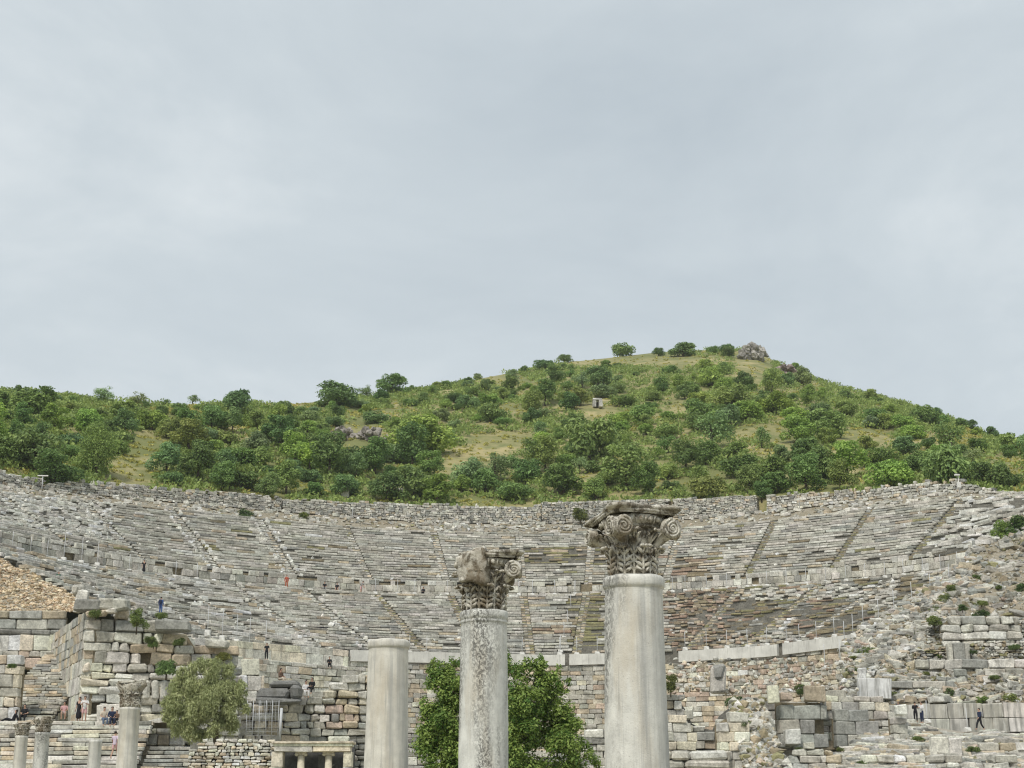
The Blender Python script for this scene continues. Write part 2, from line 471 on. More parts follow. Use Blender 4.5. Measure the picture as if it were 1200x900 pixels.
T_RIM = [(-200, 528), (-20, 551), (30, 558), (60, 566), (90, 563), (180, 571), (240, 575), (300, 579), (330, 584), (420, 588), (620, 594), (634, 594), (636, 588), (700, 587), (790, 585), (887, 580), (900, 580), (1000, 574), (1070, 566), (1125, 563), (1150, 571), (1180, 577), (1300, 563)]
PHIS = np.radians(np.linspace(-74, 62, 137))
def ztab(r, table):
    z = np.array([z_table(*cpt(p, r), table) for p in PHIS]); return lambda p: float(np.interp(p, PHIS, z))
R1, R1b, R2a, R2b, R3a, R3b, R4 = 36., 36.8, 58.4, 60.8, 61.2, 75., 79.4
zPOD, zLOW, zDIA, zUP, zFOOT, zRIM = ztab(R1, T_POD), ztab(R2a, T_LOW), ztab(R2b, T_DIA), ztab(R3b, T_UP), ztab(R4, T_FOOT), ztab(R4, T_RIM)
STAIRS = [R(a) for a in (-64.4, -55.4, -46.4, -37.4, -28.4, -19.4, -10.4, -1.6, 6., 15., 24.6, 34.4, 43.5)]
NROW = 22
def stair_half(r): return .5 / r

def seat_band(root, r0, r1, zlo, zhi, kindfn, upper):
    step = (r1 - r0) / NROW
    edges = [R(-72)] + STAIRS + [R(60)]
    for w_i in range(len(edges) - 1):
        S = Stones(); pa, pb = edges[w_i], edges[w_i + 1]
        n = max(4, int((pb - pa) * (r0 + r1) / 2 / 1.2))
        for q in range(NROW):
            ra = r0 + q * step
            h = lambda p, t: zlo(p) + (zhi(p) - zlo(p)) * t
            a0 = pa + (stair_half(ra) if w_i else 0); a1 = pb - (stair_half(ra) if w_i < len(edges) - 2 else 0)
            ps = np.linspace(pa, pb, n + 1)
            ri = ra + .26
            row0 = [(*cpt(p, ri), h(p, q / NROW) - .12) for p in ps]; row1 = [(*cpt(p, ri), h(p, (q + 1) / NROW) - .12) for p in ps]
            row2 = [(*cpt(p, ri + step), h(p, (q + 1) / NROW) - .12) for p in ps]
            cc = np.array([.215, .205, .175])
            if q == 0: strip(S, [(a, b, z - 4.5) for a, b, z in row0], row0, cc)
            strip(S, row0, row1, cc); strip(S, row1, row2, cc)
            p = a0 - rng.uniform(0, .4) / ra
            while p < a1:
                mid = p + .5 / ra; kd = kindfn(mid, q)
                ln = rng.uniform(*kd['L']); s0, s1 = max(p, a0), min(p + ln / ra, a1); p += ln / ra
                if (s1 - s0) * ra < .18 or rng.random() < kd['miss']: continue
                m_ = (s0 + s1) / 2; rise = h(m_, 1 / NROW) - h(m_, 0)
                hh = rise * rng.uniform(*kd['h']); dep = step * rng.uniform(.7, 1.0)
                rr = ra + dep / 2 + rng.normal(0, kd['jit']) - kd['out']
                x, y = cpt(m_, rr); zt = h(m_, (q + 1) / NROW) + rng.normal(0, kd['jit'] * .45)
                S.block((x, y, zt - hh / 2), ((s1 - s0) * ra / 2 - .006, dep / 2, hh / 2), -m_ + rng.normal(0, kd['jit'] * .35), pick(kd['pal'], .09) * .93, .045, .022, (rng.normal(0, .03), rng.normal(0, kd['jit'] * .3)))
                if rng.random() < .04: S.rock((x, y, zt + .1), rng.uniform(.12, .3), pick('white'))
        ob = S.build('seat_wedge', root)
    for si, p0 in enumerate(STAIRS):
        S = Stones(); nst = NROW * 2; st = (r1 - r0) / nst
        warm = si in (4, 5, 6, 7, 8, 9, 10, 11); edge_white = si in (3, 4) if upper else si in (3, 4)
        pl = {'tan': 3, 'olive': 2.5, 'earth': 2, 'grey': 2} if warm and not edge_white else {'pale': 3, 'white': 2, 'grey': 2, 'tan': 1}
        if upper and 4 < si < 10: pl = {'grey': 3, 'pale': 2.4, 'tan': 1.2, 'olive': .5}
        if si >= 10 and upper: pl = {'earth': 3, 'olive': 3, 'slate': 2}
        for q in range(nst):
            ra = r0 + q * st + .12; t = (q + 1) / nst
            z = zlo(p0) + (zhi(p0) - zlo(p0)) * t; rise = (zhi(p0) - zlo(p0)) / nst
            x, y = cpt(p0, ra + st / 2)
            for sgn in (-1, 1):
                xx, yy = cpt(p0 + sgn * .24 / ra, ra + st / 2)
                S.block((xx, yy, z - rise * .55 - .05), (.24, st * .62, rise * .55), -p0 + rng.normal(0, .03), pick(pl), .03, .03, (rng.normal(0, .04), rng.normal(0, .04)))
            if edge_white and q % 2 == 0:
                for sgn in (-1, 1):
                    if rng.random() < (.7 if upper else .35):
                        xx, yy = cpt(p0 + sgn * (.85 + rng.uniform(0, .2)) / ra, ra + .1)
                        S.block((xx, yy, z - .02), (.24, .3, .2), -p0 + rng.normal(0, .2), pick('white'), .06, .04, (rng.normal(0, .1), rng.normal(0, .1)))
        S.build('stairway', root)

def px_cav(phi, r, z): return px_of(*cpt(phi, r), z)

def kind_up(p, q):
    d = math.degrees(p); t = q / NROW
    base = dict(L=(.8, 3.0), miss=.008, h=(.62, .72), jit=.014, pal=MIX_SEAT, out=0.)
    x = px_cav(p, R3a + (R3b - R3a) * t, zDIA(p) + (zUP(p) - zDIA(p)) * t)
    if d < -49 + 6 * t and t > .25: base.update(pal=dict(white=5, pale=4, grey=1.5), L=(.4, 1.0), jit=.10, h=(.6, 1.0), miss=.08)
    elif d > 44: base.update(pal=dict(pale=4, white=3, grey=3), L=(.8, 2.4), jit=.28, h=(.7, 1.2), miss=.2)
    elif 617 < x[0] < 702 and 643 < x[1] < 664: base.update(pal={'olive': 3, 'earth': 2, 'tan': .8}, L=(.6, 2.4), miss=.35, jit=.10, out=-.18, h=(.5, .8))
    elif x[0] > 770 and x[0] < 812 and x[1] > 655: base.update(pal={'brick': 3, 'earth': 2, 'tan': 1, 'grey': 1}, miss=.15, jit=.09, out=-.1)
    elif rng.random() < .04: base.update(pal={'tan': 2, 'earth': 1, 'olive': 1})
    return base
def kind_low(p, q):
    t = q / NROW; d = math.degrees(p)
    base = dict(L=(.7, 2.6), miss=.012, h=(.61, .72), jit=.02, pal=dict(grey=7, pale=4, white=.4, slate=.8, tan=.9), out=0.)
    r = R1b + (R2a - R1b) * t; x, y = px_cav(p, r, zPOD(p) + (zLOW(p) - zPOD(p)) * t)
    if d < -34: base.update(pal=dict(grey=4, pale=4, white=2, slate=1, tan=1.4), jit=.05, miss=.05, h=(.62, .88))
    n = mnoise.noise(Vector((x * .018, y * .045, 3.1)))
    if 668 < x < 704: base.update(pal={'olive': 4, 'earth': 1, 'tan': 1}, miss=.3, out=-.15, jit=.1)
    elif 620 < x < 656 and 738 < y < 746: base.update(pal={'brick': 3, 'tan': 1}, jit=.07)
    elif 776 < x < 862 + 30 * n and y > 694: base.update(pal={'brick': 4, 'pink': 1.3, 'tan': 1.4, 'earth': 2.4, 'grey': .8}, L=(.3, 1.1), miss=.22, out=-.12, jit=.11, h=(.4, .8))
    elif 835 < x < 1060 and 700 + 16 * n < y < 744 and n < .26: base.update(pal={'olive': 1.2, 'earth': 3.5, 'slate': 1, 'brick': 1.5}, L=(.6, 1.8), miss=.3, out=-.2, jit=.08, h=(.4, .7))
    elif x > 840 and y < 752 and n > .0: base.update(pal={'pale': 4, 'grey': 3, 'white': 1, 'tan': 1}, jit=.13, miss=.16, L=(.4, 1.3))
    elif x > 840 and y < 745: base.update(pal={'olive': 2, 'earth': 3, 'slate': 2, 'brick': .6}, miss=.35, out=-.18, jit=.1)
    elif x > 780: base.update(pal={'brick': 1.4, 'tan': 2, 'grey': 3, 'pale': 1.5, 'earth': 1}, jit=.14, miss=.15, L=(.3, 1.0))
    return base

up = thing('seating_tier', 'upper tier of grey stone seat rows between the walkway wall and the top rim wall', 'theatre seating', (OX, D, 0))
lo = thing('seating_tier', 'lower tier of stone seat rows between the pale parapet and the middle walkway', 'theatre seating', (OX, D, 0))
def reroot(root):
    for o in root.children: o.matrix_parent_inverse = Matrix.Translation((-OX, -D, 0))
seat_band(up, R3a, R3b, zDIA, zUP, kind_up, True)
seat_band(lo, R1b, R2a, zPOD, zLOW, kind_low, False)
reroot(up); reroot(lo)

def arc_wall(name, label, cat, r, pa, pb, zb, zt, ch, L, th, pal, prot=.05, cham=.05, jit=.02, core='earth', holes=(), skip=0., ragged=.2):
    """a curved wall of separate stones following the theatre's arc"""
    S = Stones(); n = max(3, int((pb - pa) * r / 1.)); ps = np.linspace(pa, pb, n)
    cc = np.array(PAL[core]); o1, o2 = .78 * th, th
    A0 = [(*cpt(p, r + o1), zb(p)) for p in ps]; A1 = [(*cpt(p, r + o1), max(zt(p) - .15, zb(p) + .05)) for p in ps]
    B1 = [(*cpt(p, r + o2), a[2]) for p, a in zip(ps, A1)]; B0 = [(*cpt(p, r + o2), a[2]) for p, a in zip(ps, A0)]
    strip(S, A0, A1, cc); strip(S, A1, B1, cc); strip(S, B1, B0, cc)
    kk = 0
    hmax = max(zt(p) - zb(p) for p in ps); z = 0.
    while z < hmax:
        hh = min(rng.uniform(*ch), max(hmax - z, .12)); p = pa - rng.uniform(0, L[0]) / r
        while p < pb:
            ln = rng.uniform(*L); s0, s1 = max(p, pa), min(p + ln / r, pb); p += ln / r
            m_ = (s0 + s1) / 2
            if (s1 - s0) * r < .12 or rng.random() < skip: continue
            zc = zb(m_) + z + hh / 2
            if zc > zt(m_) + rng.uniform(-ragged, ragged) * hh: continue
            q = px_cav(m_, r, zc)
            if inside(holes, *q): continue
            pp = pal(*q) if callable(pal) else pal
            d = th * .8; x, y = cpt(m_, r + d / 2 + rng.uniform(-prot, prot))
            S.block((x, y, zc), ((s1 - s0) * r / 2 - .012, d / 2, hh / 2 - .01), -m_ + rng.normal(0, .015), pick(pp), cham * rng.uniform(.5, 1.4), jit, (rng.normal(0, .015), rng.normal(0, .015)))
        z += hh; kk += 1
    m_ = (pa + pb) / 2; ob = S.build(name, None, origin=(*cpt(m_, r), zb(m_)))
    return tag(ob, label, cat)

def phx(x, y, r): return phi_of(ue(x, y)[0], r)
# walkway wall
arc_wall('walkway_wall', 'low curved wall of pale upright slabs along the middle walkway', 'wall', R2b - .2, R(-70), R(60), lambda p: zLOW(p) + .02, lambda p: zDIA(p) + .08, (.5, .8), (.4, 1.5), .5, dict(pale=4, grey=5, slate=.6), .03, .04, .025, ragged=.7, skip=.02)
ps = np.linspace(R(-74), R(60), 140)
S = Stones(); strip(S, [(*cpt(p, R2a - .1), zLOW(p) - .03) for p in ps], [(*cpt(p, R2b + .5), zLOW(p) - .03) for p in ps], np.array([.42, .40, .35]))
tag(S.build('walkway', mat=M_EARTH), kind='structure')
# broken ground between the top row and the rim wall, with loose stones
f_z = lambda p, t: (zUP(p) - .1) * (1 - t) + (zFOOT(p)) * t
rs = np.linspace(R3b - .3, R4 + .4, 6)
V = []; Fq = []
for r in rs:
    t = (r - R3b) / (R4 - R3b)
    V += [(*cpt(p, r), f_z(p, min(max(t, 0), 1)) + mnoise.noise(Vector((math.degrees(p) * .6, r, 0))) * .2) for p in ps]
n_ = len(ps)
Fq = [(j * n_ + i, j * n_ + i + 1, (j + 1) * n_ + i + 1, (j + 1) * n_ + i) for j in range(5) for i in range(n_ - 1)]
structure('rim_terrace', V, Fq, M_EARTH)
S = Stones()
for _ in range(1500):
    p = rng.uniform(R(-72), R(56)); t = rng.uniform(0, 1); r = R3b + t * (R4 - R3b); x, y = cpt(p, r); z = f_z(p, t)
    if rng.random() < .55: S.rock((x, y, z + .05), rng.uniform(.1, .3), pick(MIX_RUBBLE))
    else: S.block((x, y, z + .12), (rng.uniform(.15, .55), rng.uniform(.12, .3), rng.uniform(.1, .25)), -p + rng.normal(0, .3), pick(MIX_SEAT), .05, .04, (rng.normal(0, .1), rng.normal(0, .1)))
tag(S.build('rubble'), kind='stuff')
# rim wall in three lengths, with the breaks the photo shows
PAL_RIM = dict(grey=6, pale=2, slate=3, tan=.6)
gap1 = phx(634, 600, R4); gap2 = phx(887, 590, R4); gap3 = phx(898, 590, R4)
arc_wall('rim_wall', 'low crumbling rubble wall along the top of the left seating', 'wall', R4, R(-72), phx(330, 595, R4), zFOOT, zRIM, (.2, .42), (.25, .8), .9, PAL_RIM, .06, .05, .035, ragged=.9)
arc_wall('rim_wall', 'rim wall of grey rubble with a level top left of the taller centre length', 'wall', R4, phx(330, 595, R4) + .002, gap1, zFOOT, zRIM, (.2, .36), (.25, .75), .9, PAL_RIM, .05, .04, .03)
arc_wall('rim_wall', 'taller centre length of the grey rubble rim wall, stepped up at its left end', 'wall', R4, gap1 + .001, gap2, zFOOT, zRIM, (.2, .36), (.25, .75), 1., PAL_RIM, .05, .04, .03, holes=((783, 570, 788, 596),))
arc_wall('rim_wall', 'rim wall of pale rubble right of the dark gap, falling apart at its right end', 'wall', R4, gap3, R(54), zFOOT, zRIM, (.2, .4), (.25, .9), .9, dict(grey=4, pale=4, tan=1.5, slate=1, white=1), .07, .05, .035, ragged=.8)
# podium wall and its parapets
zbelow = lambda p: 3.0
arc_wall('podium_wall', 'curved wall of tan and pinkish ashlar courses below the pale parapet', 'wall', R1 - .1, R(-72), R(60), zbelow, lambda p: zPOD(p) - 1.08, (.42, .6), (.6, 1.5), 1.0,
         lambda x, y: dict(tan=2.4, pink=.4, grey=4, pale=2.5, cream=1, slate=.8) if 425 < x < 720 else (dict(cream=3, pale=3, grey=2, white=1) if x < 425 else dict(tan=3.2, pink=1, grey=3, cream=2, pale=2, brick=.3)), .05, .05, .025)
zp0, zp1 = (lambda p: zPOD(p) - 1.1), (lambda p: zPOD(p) + .03)
arc_wall('parapet', 'cream stone parapet below the left seating, people sitting on its step', 'parapet', R1 - .35, R(-70), phx(407, 765, R1), lambda p: zPOD(p) - 1.72, zp1, (.85, 1.25), (.9, 2.4), .7, dict(cream=5, white=2, pale=1.5), .02, .03, .01)
arc_wall('stone_ledge', 'ledge of cream and grey blocks on which a person in black sits below the parapet', 'ledge', R1 - 1.5, R(-70), phx(410, 775, R1), zbelow, lambda p: zPOD(p) - 1.74, (.45, .7), (.6, 1.8), 1.9, dict(cream=2, grey=3, pale=3, tan=1.5), .05, .05, .03, ragged=.05)
def cast_parapet(label, xa, xb):
    """smooth modern cast parapet with a vertical joint every few metres"""
    pa, pb = phx(xa, 768, R1), phx(xb, 750, R1); S = Stones(); p = pa; r = R1 - .3
    while p < pb - .005:
        ln = min(rng.uniform(1.6, 2.6), (pb - p) * r); q = p + ln / r; n = 4; cc = np.array([.70, .69, .645]) * rng.uniform(.92, 1.06)
        pp = np.linspace(p + .006 / r, q - .006 / r, n)
        a = [(*cpt(v, r), zp0(v)) for v in pp]; b = [(*cpt(v, r), zp1(v)) for v in pp]; c_ = [(*cpt(v, r + .35), zp1(v)) for v in pp]; d = [(*cpt(v, r + .35), zp0(v)) for v in pp]
        strip(S, a, b, cc); strip(S, b, c_, cc); strip(S, c_, d, cc); strip(S, d, a, cc)
        S.faces([a[0], b[0], c_[0], d[0], a[-1], b[-1], c_[-1], d[-1]], [(0, 1, 2, 3), (4, 5, 6, 7)], cc); p = q
    m_ = (pa + pb) / 2
    return tag(S.build('parapet', mat=M_CAST, origin=(*cpt(m_, r), zp0(m_))), label, 'parapet')
def make_cast():
    m, nt, b = new_mat('cast_stone'); k = N(nt)
    pos = k.n('ShaderNodeNewGeometry').outputs['Position']; col = k.n('ShaderNodeAttribute', attribute_name='col').outputs['Color']
    c = k.mix(1., col, k.ramp(k.noise(pos, .9, 6, .6), (.3, .8), (.7, 1.12)), 'MULTIPLY')
    c = k.mix(k.ramp(k.noise(k.mapping(pos, (4, 4, .5)), 1.4, 6, .7), (.52, 0.), (.7, .5)), c, (.30, .29, .26))
    k.l(c, b.inputs['Base Color']); k.bump(k.noise(pos, 14, 5, .7), .3, .02, b); return m
M_CAST = make_cast()
cast_parapet('smooth pale parapet behind the bushy tree and spotted column', 410, 662)
cast_parapet('short smooth pale parapet beside the dark slot, left of the tallest column', 667, 776)
cast_parapet('long smooth pale parapet with white post feet on the right', 796, 912)
cast_parapet('smooth pale parapet rising at the far right end past a dark slot', 919, 1003)

# ================================================================== hillside
T_RIDGE = [(-900, 480), (-500, 470), (-200, 462), (0, 459), (60, 463), (100, 468), (200, 474), (350, 473), (450, 463), (550, 446), (620, 433), (660, 425), (700, 421), (770, 413), (850, 409), (885, 412), (950, 443), (1000, 458), (1050, 471), (1100, 487), (1150, 507), (1200, 522), (1300, 545), (1500, 580), (2000, 640)]
RU = [ue(*p) for p in T_RIDGE]; RUx = [p[0] for p in RU]; RUe = [p[1] for p in RU]
RYx = [ue(x, 450)[0] for x in (-900, 0, 250, 450, 620, 860, 1000, 1200, 1700)]
RYv = [255, 265, 285, 330, 385, 430, 390, 320, 270]
# the smaller shrubs of the same slope are things further down; this is the bare ground
def hill_base(u):
    p = max(R(-70), min(R(60), phi_of(u, R4 + 1.2) if abs((u * D - OX) / (R4 * math.sqrt(1 + u * u))) < 1 else (R(-70) if u < 0 else R(60))))
    x, y = cpt(p, R4 + 1.2); Y0 = y if R(-70) < p < R(60) else max(y, 130.)
    return Y0, zRIM(p) - .5
UB = np.linspace(-1.3, 1.3, 261); HB = np.array([hill_base(u) for u in UB])
def hill_pt(u, t):
    Y0 = np.interp(u, UB, HB[:, 0]); Z0 = np.interp(u, UB, HB[:, 1]); Yr = np.interp(u, RYx, RYv); Zr = CZ + Yr * np.interp(u, RUx, RUe)
    if t <= 1:
        Y = Y0 + (Yr - Y0) * t; Z = Z0 + (Zr - Z0) * (t * 1.14 - .14 * t * t)
        Z += mnoise.fractal(Vector((u * 40, t * 9, 1.7)), 1, 2, 3) * 2.2 * min(t, 1 - t) * 1.6
    else:
        Y = Yr + (Yr - Y0) * (t - 1) * 1.4; Z = max(Zr - (Y - Yr) * .45 * min(1, (t - 1) * 4), -2)
    return Vector((u * Y, Y, Z))
def hill_at(x, y):
    """hillside point seen at photo pixel (x, y), and the pixel size there"""
    u, e = ue(x, y); a, b = 0., 1.
    for _ in range(24):
        m_ = (a + b) / 2; p = hill_pt(u, m_)
        if (p.z - CZ) / p.y < e: a = m_
        else: b = m_
    p = hill_pt(u, a); return p, (p.y * CT + (p.z - CZ) * ST) / F, a
us = np.linspace(-1.25, 1.25, 241); ts = list(np.linspace(0, 1, 41)) + [1.05, 1.12, 1.25, 1.5, 2, 2.8]
V = [hill_pt(u, 0) - Vector((0, 0, 9)) for u in us] + [hill_pt(u, t) for t in ts for u in us]; n_ = len(us)
structure('hillside', V, [(j * n_ + i, j * n_ + i + 1, (j + 1) * n_ + i + 1, (j + 1) * n_ + i) for j in range(len(ts)) for i in range(n_ - 1)], M_HILL)
# ================================================================== ruins, left
LZ = 7.0                                                # landing height
def xof(x, y, Y): return at(x, y, Y).x
# broad steps up to the landing
S = Stones(); n = 25; x0, x1 = xof(-140, 880, 96), xof(160, 880, 96)
for q in range(n):
    z = LZ * (q + 1) / n + .08; y = 90.6 + q * .385; rise = LZ / n; x = x0
    S.faces([(x0, y + .3, z - rise - .2), (x1, y + .3, z - rise - .2), (x1, y + .3, z - .1), (x0, y + .3, z - .1)], [(0, 1, 2, 3)], np.array([.14, .13, .11]))
    S.faces([(x0, y + .3, z - .1), (x1, y + .3, z - .1), (x1, y + .9, z - .1), (x0, y + .9, z - .1)], [(0, 1, 2, 3)], np.array([.14, .13, .11]))
    while x < x1:
        ln = rng.uniform(.8, 2.6); ln = min(ln, x1 - x + .01); S.block((x + ln / 2, y + .25 + rng.normal(0, .03), z - rise * .42 + rng.normal(0, .012)), (ln / 2 - .012, .27, rise * .42), rng.normal(0, .01), pick(dict(pale=4, cream=2.5, grey=2.5, tan=1.5, dark=.5)), .035, .015, (rng.normal(0, .03), rng.normal(0, .01))); x += ln
tag(S.build('stone_steps', origin=(x0, 90, 0)), 'broad flight of worn pale steps with people at its top, lower left', 'steps')
S = Stones(); x2 = xof(219, 885, 96)
for q in range(20):
    z = 5.2 * (q + 1) / 20 + .25; y = 91.2 + q * .40; x = x1 + .1
    S.faces([(x, y + .3, z - .5), (x2, y + .3, z - .5), (x2, y + .3, z - .06), (x, y + .3, z - .06), (x, y + .95, z - .06), (x2, y + .95, z - .06)], [(0, 1, 2, 3), (3, 2, 5, 4)], np.array([.12, .115, .10]))
    while x < x2:
        ln = min(rng.uniform(1., 2.4), x2 - x + .01); S.block((x + ln / 2, y + .25, z - .1), (ln / 2 - .015, .27, .1), rng.normal(0, .012), pick(dict(slate=3, grey=3, dark=1, tan=1)), .03, .015, (rng.normal(0, .03), 0)); x += ln
S.block((x2 + .35, 96.5, 3.4), (.28, .35, 2.6), .05, pick('slate'), .05, .03)
tag(S.build('stone_steps', origin=(x1, 91, 0)), 'darker grey flight of low steps between the weathered column and the rubble wall', 'steps')
# landing
x0l, x1l = xof(-160, 850, 103), xof(222, 850, 103)
V = []; 
for j in range(9):
    for i in range(31): V.append((x0l + (x1l - x0l) * i / 30, 100 + j * .9, LZ + .05 * mnoise.noise(Vector((i, j, 0)))))
structure('landing', V, [(j * 31 + i, j * 31 + i + 1, (j + 1) * 31 + i + 1, (j + 1) * 31 + i) for j in range(8) for i in range(30)], M_EARTH)
# narrow stair rising between walls
S = Stones(); n = 27; xa, xb = xof(14, 800, 112), xof(86, 800, 112)
for q in range(n):
    z = LZ + 6.4 * (q + 1) / n; y = 105.8 + q * .53; x = xa; rise = 6.4 / n
    S.faces([(xa, y + .35, z - .5), (xb, y + .35, z - .5), (xb, y + .35, z - .08), (xa, y + .35, z - .08), (xa, y + 1.1, z - .08), (xb, y + 1.1, z - .08)], [(0, 1, 2, 3), (3, 2, 5, 4)], np.array([.15, .14, .12]))
    while x < xb:
        ln = min(rng.uniform(.45, 1.3), xb - x + .01); S.block((x + ln / 2, y + .3 + rng.normal(0, .04), z - rise * .4 + rng.normal(0, .015)), (ln / 2 - .012, .32, rise * .4), rng.normal(0, .03), pick(dict(grey=4, slate=2, tan=2, pale=1.5)), .035, .02, (rng.normal(0, .04), rng.normal(0, .02))); x += ln
tag(S.build('stone_stair', origin=(xa, 106, LZ)), 'narrow steep grey stair climbing between two ashlar walls', 'stair')

wall('ashlar_wall', 'receding cream ashlar wall along the right side of the narrow stair', 'wall', [(61, 121.5), (101, 106)], [(40, 741), (61, 740), (101, 722), (130, 715)], LZ - .3, th=.8,
     courses=[(1.25, .9, 1.9, dict(cream=4, pale=2, tan=1.5)), (1.35, .8, 1.6, dict(cream=4, pale=2.5, tan=1)), (1.2, .9, 1.8, dict(cream=3, pale=3)), (1.1, .6, 1.3, dict(cream=2, grey=2, pale=2)), (.7, .8, 1.6, dict(grey=3, slate=2, tan=1)), (.65, .7, 1.5, dict(grey=3, tan=1.5, slate=1))], prot=.03, cham=.03)
def pal_front(x, y):
    if x < 152 and y > 772: return dict(cream=5, white=1.5, pale=2)
    if x < 152 and y > 750: return dict(grey=3, pale=2, tan=1)
    if x > 150 and y > 792: return dict(pale=3, grey=4, cream=1.2, slate=.6)
    if y < 745: return dict(slate=2.5, grey=3, tan=1.2, dark=.6)
    return dict(grey=4, tan=2, slate=2, pale=1.4, cream=.5, pink=.2, dark=.3)
wall('ruined_wall', 'tall broken wall of big grey and tan blocks behind the feathery olive tree', 'wall', [(100, 106), (284, 109)],
     [(100, 722), (150, 719), (152, 731), (178, 733), (180, 739), (222, 741), (223, 752), (236, 757), (268, 758), (277, 770), (284, 792)], 4., th=1.0, ch=(.38, .85), L=(.5, 2.1), pal=pal_front, prot=.14, cham=.08, jit=.05, ragged=.5, gap=.02, skip=.015)
# big loose blocks along its top
S = Stones(); rr = [(86, 702, 118, 716, 105.6, 'dark'), (115, 700, 133, 714, 105.8, 'grey'), (131, 701, 149, 715, 106, 'grey'), (118, 713, 136, 718, 105.9, 'pale'), (180, 727, 222, 740, 106.6, 'slate'), (100, 716, 122, 722, 105.6, 'tan'), (240, 750, 266, 758, 107.4, 'grey')]
def px_block(S, x0, y0, x1, y1, Y, pal, dep=.5, cham=.12, jit=.05, yaw=0.):
    a, b = at(x0, y1, Y), at(x1, y0, Y); S.block(((a.x + b.x) / 2, Y + dep, (a.z + b.z) / 2), (abs(b.x - a.x) / 2, dep, (b.z - a.z) / 2), yaw, pick(pal), cham, jit, (0, rng.normal(0, .03)))
labels = ['dark tilted boulder at the far left of the block row on the ruined wall', 'grey upright boulder in the middle of the block row on the ruined wall', 'grey end boulder of the row on top of the ruined wall', 'thin pale slab under the grey boulders on the ruined wall', 'long dark weathered beam block on the ruined wall, below the person in blue', 'tan block under the dark tilted boulder', 'low grey block at the right end of the ruined wall top']
for q, lb in zip(rr, labels):
    S = Stones(); px_block(S, *q); c = at((q[0] + q[2]) / 2, q[3], q[4]); tag(S.build('fallen_block', origin=c[:]), lb, 'stone block')
def pal_back(x, y): return 'cream'
wall('lintel_wall', 'wall closing the narrow stair, cream slab course under long dark lintel blocks', 'wall', [(-160, 121.6), (76, 122)], [(-160, 712), (0, 714), (40, 716), (76, 719)], 12.3, th=.9,
     courses=[(.9, .9, 1.6, dict(pink=3, tan=2, pale=1)), (.5, .8, 1.5, dict(grey=2, tan=2, pink=1)), (1.25, .9, 1.3, dict(cream=4, white=2)), (.42, 1.2, 2.6, dict(slate=2, dark=2)), (.85, 2., 3.6, dict(slate=3, grey=2)), (.65, 1.2, 2.6, dict(slate=2, grey=2, tan=.7)), (.5, 1, 2, dict(grey=2, slate=2))], prot=.06, cham=.06, jit=.03, ragged=.5)
wall('ashlar_pier', 'ashlar pier with a pale edge at the left side of the narrow stair', 'pier', [(-160, 105), (25, 105.6)], [(-160, 762), (4, 764), (6, 772), (25, 772)], LZ - .3, th=1.2, ch=(.55, .9), L=(.6, 1.5), pal=lambda x, y: dict(cream=4, white=1) if x > 13 else dict(tan=3, grey=2, cream=2, pale=1.5, slate=.6), prot=.05)
# rubble-paved bank above
f, V, Fq = patch([[(-200, 722, 122.4), (0, 717, 122.6), (92, 717, 123.5)], [(-200, 660, 131), (-10, 682, 130), (94, 706, 126.5)], [(-200, 610, 140), (-8, 650, 138), (96, 704, 127.5)]], 50, 26, .25, 3)
structure('rubble_bank', V, Fq, M_EARTH)
S = Stones()
for _ in range(4200):
    p = f(rng.random(), rng.random()); S.rock((p.x, p.y, p.z + .02), rng.uniform(.07, .2), pick(dict(tan=4, cream=2.5, earth=2, pale=1.5, brick=.4)) * np.array([1.02, .92, .81]), .6)
for _ in range(60):
    t = rng.random(); p = f(1., t); S.rock((p.x, p.y, p.z + .1), rng.uniform(.15, .35), pick('pale'))
tag(S.build('rubble'), kind='stuff')
# bollard-like stump and slabs on the landing
S = Stones(); a = at(96, 706, 124); S.block((a.x, a.y, a.z + .2), (.5, .4, .7), .2, pick('pale'), .15, .06); S.block((a.x - .3, a.y, a.z + 1.), (.42, .4, .35), .4, pick('grey'), .15, .08)
tag(S.build('fallen_block', origin=a[:]), 'pale stump of stacked stones beside the brown rubble bank', 'stone block')
for x0, x1, y0, y1, Y, pl, lb in ((36, 72, 847, 856, 103.5, 'pale', 'long low block on the landing behind the capital of the light column'), (78, 92, 850, 857, 104, 'grey', 'small grey block beside the standing couple'), (112, 150, 826, 857, 105, 'pale', 'tall pale panel block at the wall foot near the seated trio')):
    S = Stones(); px_block(S, x0, y0, x1, y1, Y, pl, .4, .05, .03); tag(S.build('stone_block', origin=at((x0 + x1) / 2, y1, Y)[:]), lb, 'stone block')
S = Stones()
for q in range(4): 
    x = 166 + q * 10.5; px_block(S, x, 797, x + 9.5, 820, 105.4, 'pale', .25, .28, .02)
tag(S.build('carved_stones', origin=at(185, 820, 105.4)[:]), 'row of round-headed carved slabs left of the olive tree', 'carved stone')
S = Stones(); a, b = at(162, 850, 102), at(202, 842, 103); m_ = (a + b) / 2
S.block(m_[:], ((b - a).length / 2, .2, .16), 0, pick('white'), .03, .01, (0, -math.atan2(b.z - a.z, b.x - a.x)))
tag(S.build('stone_beam', origin=a[:]), 'slender pale stone beam lying aslant beside the olive tree', 'stone beam')
wall('stone_ledge', 'low ledge of tan blocks below the slanting pale beam', 'wall', [(160, 101), (216, 101.3)], [(160, 855), (216, 858)], 5.0, th=.8, ch=(.5, .7), L=(.7, 1.4), pal=dict(pale=2, tan=2, cream=1))

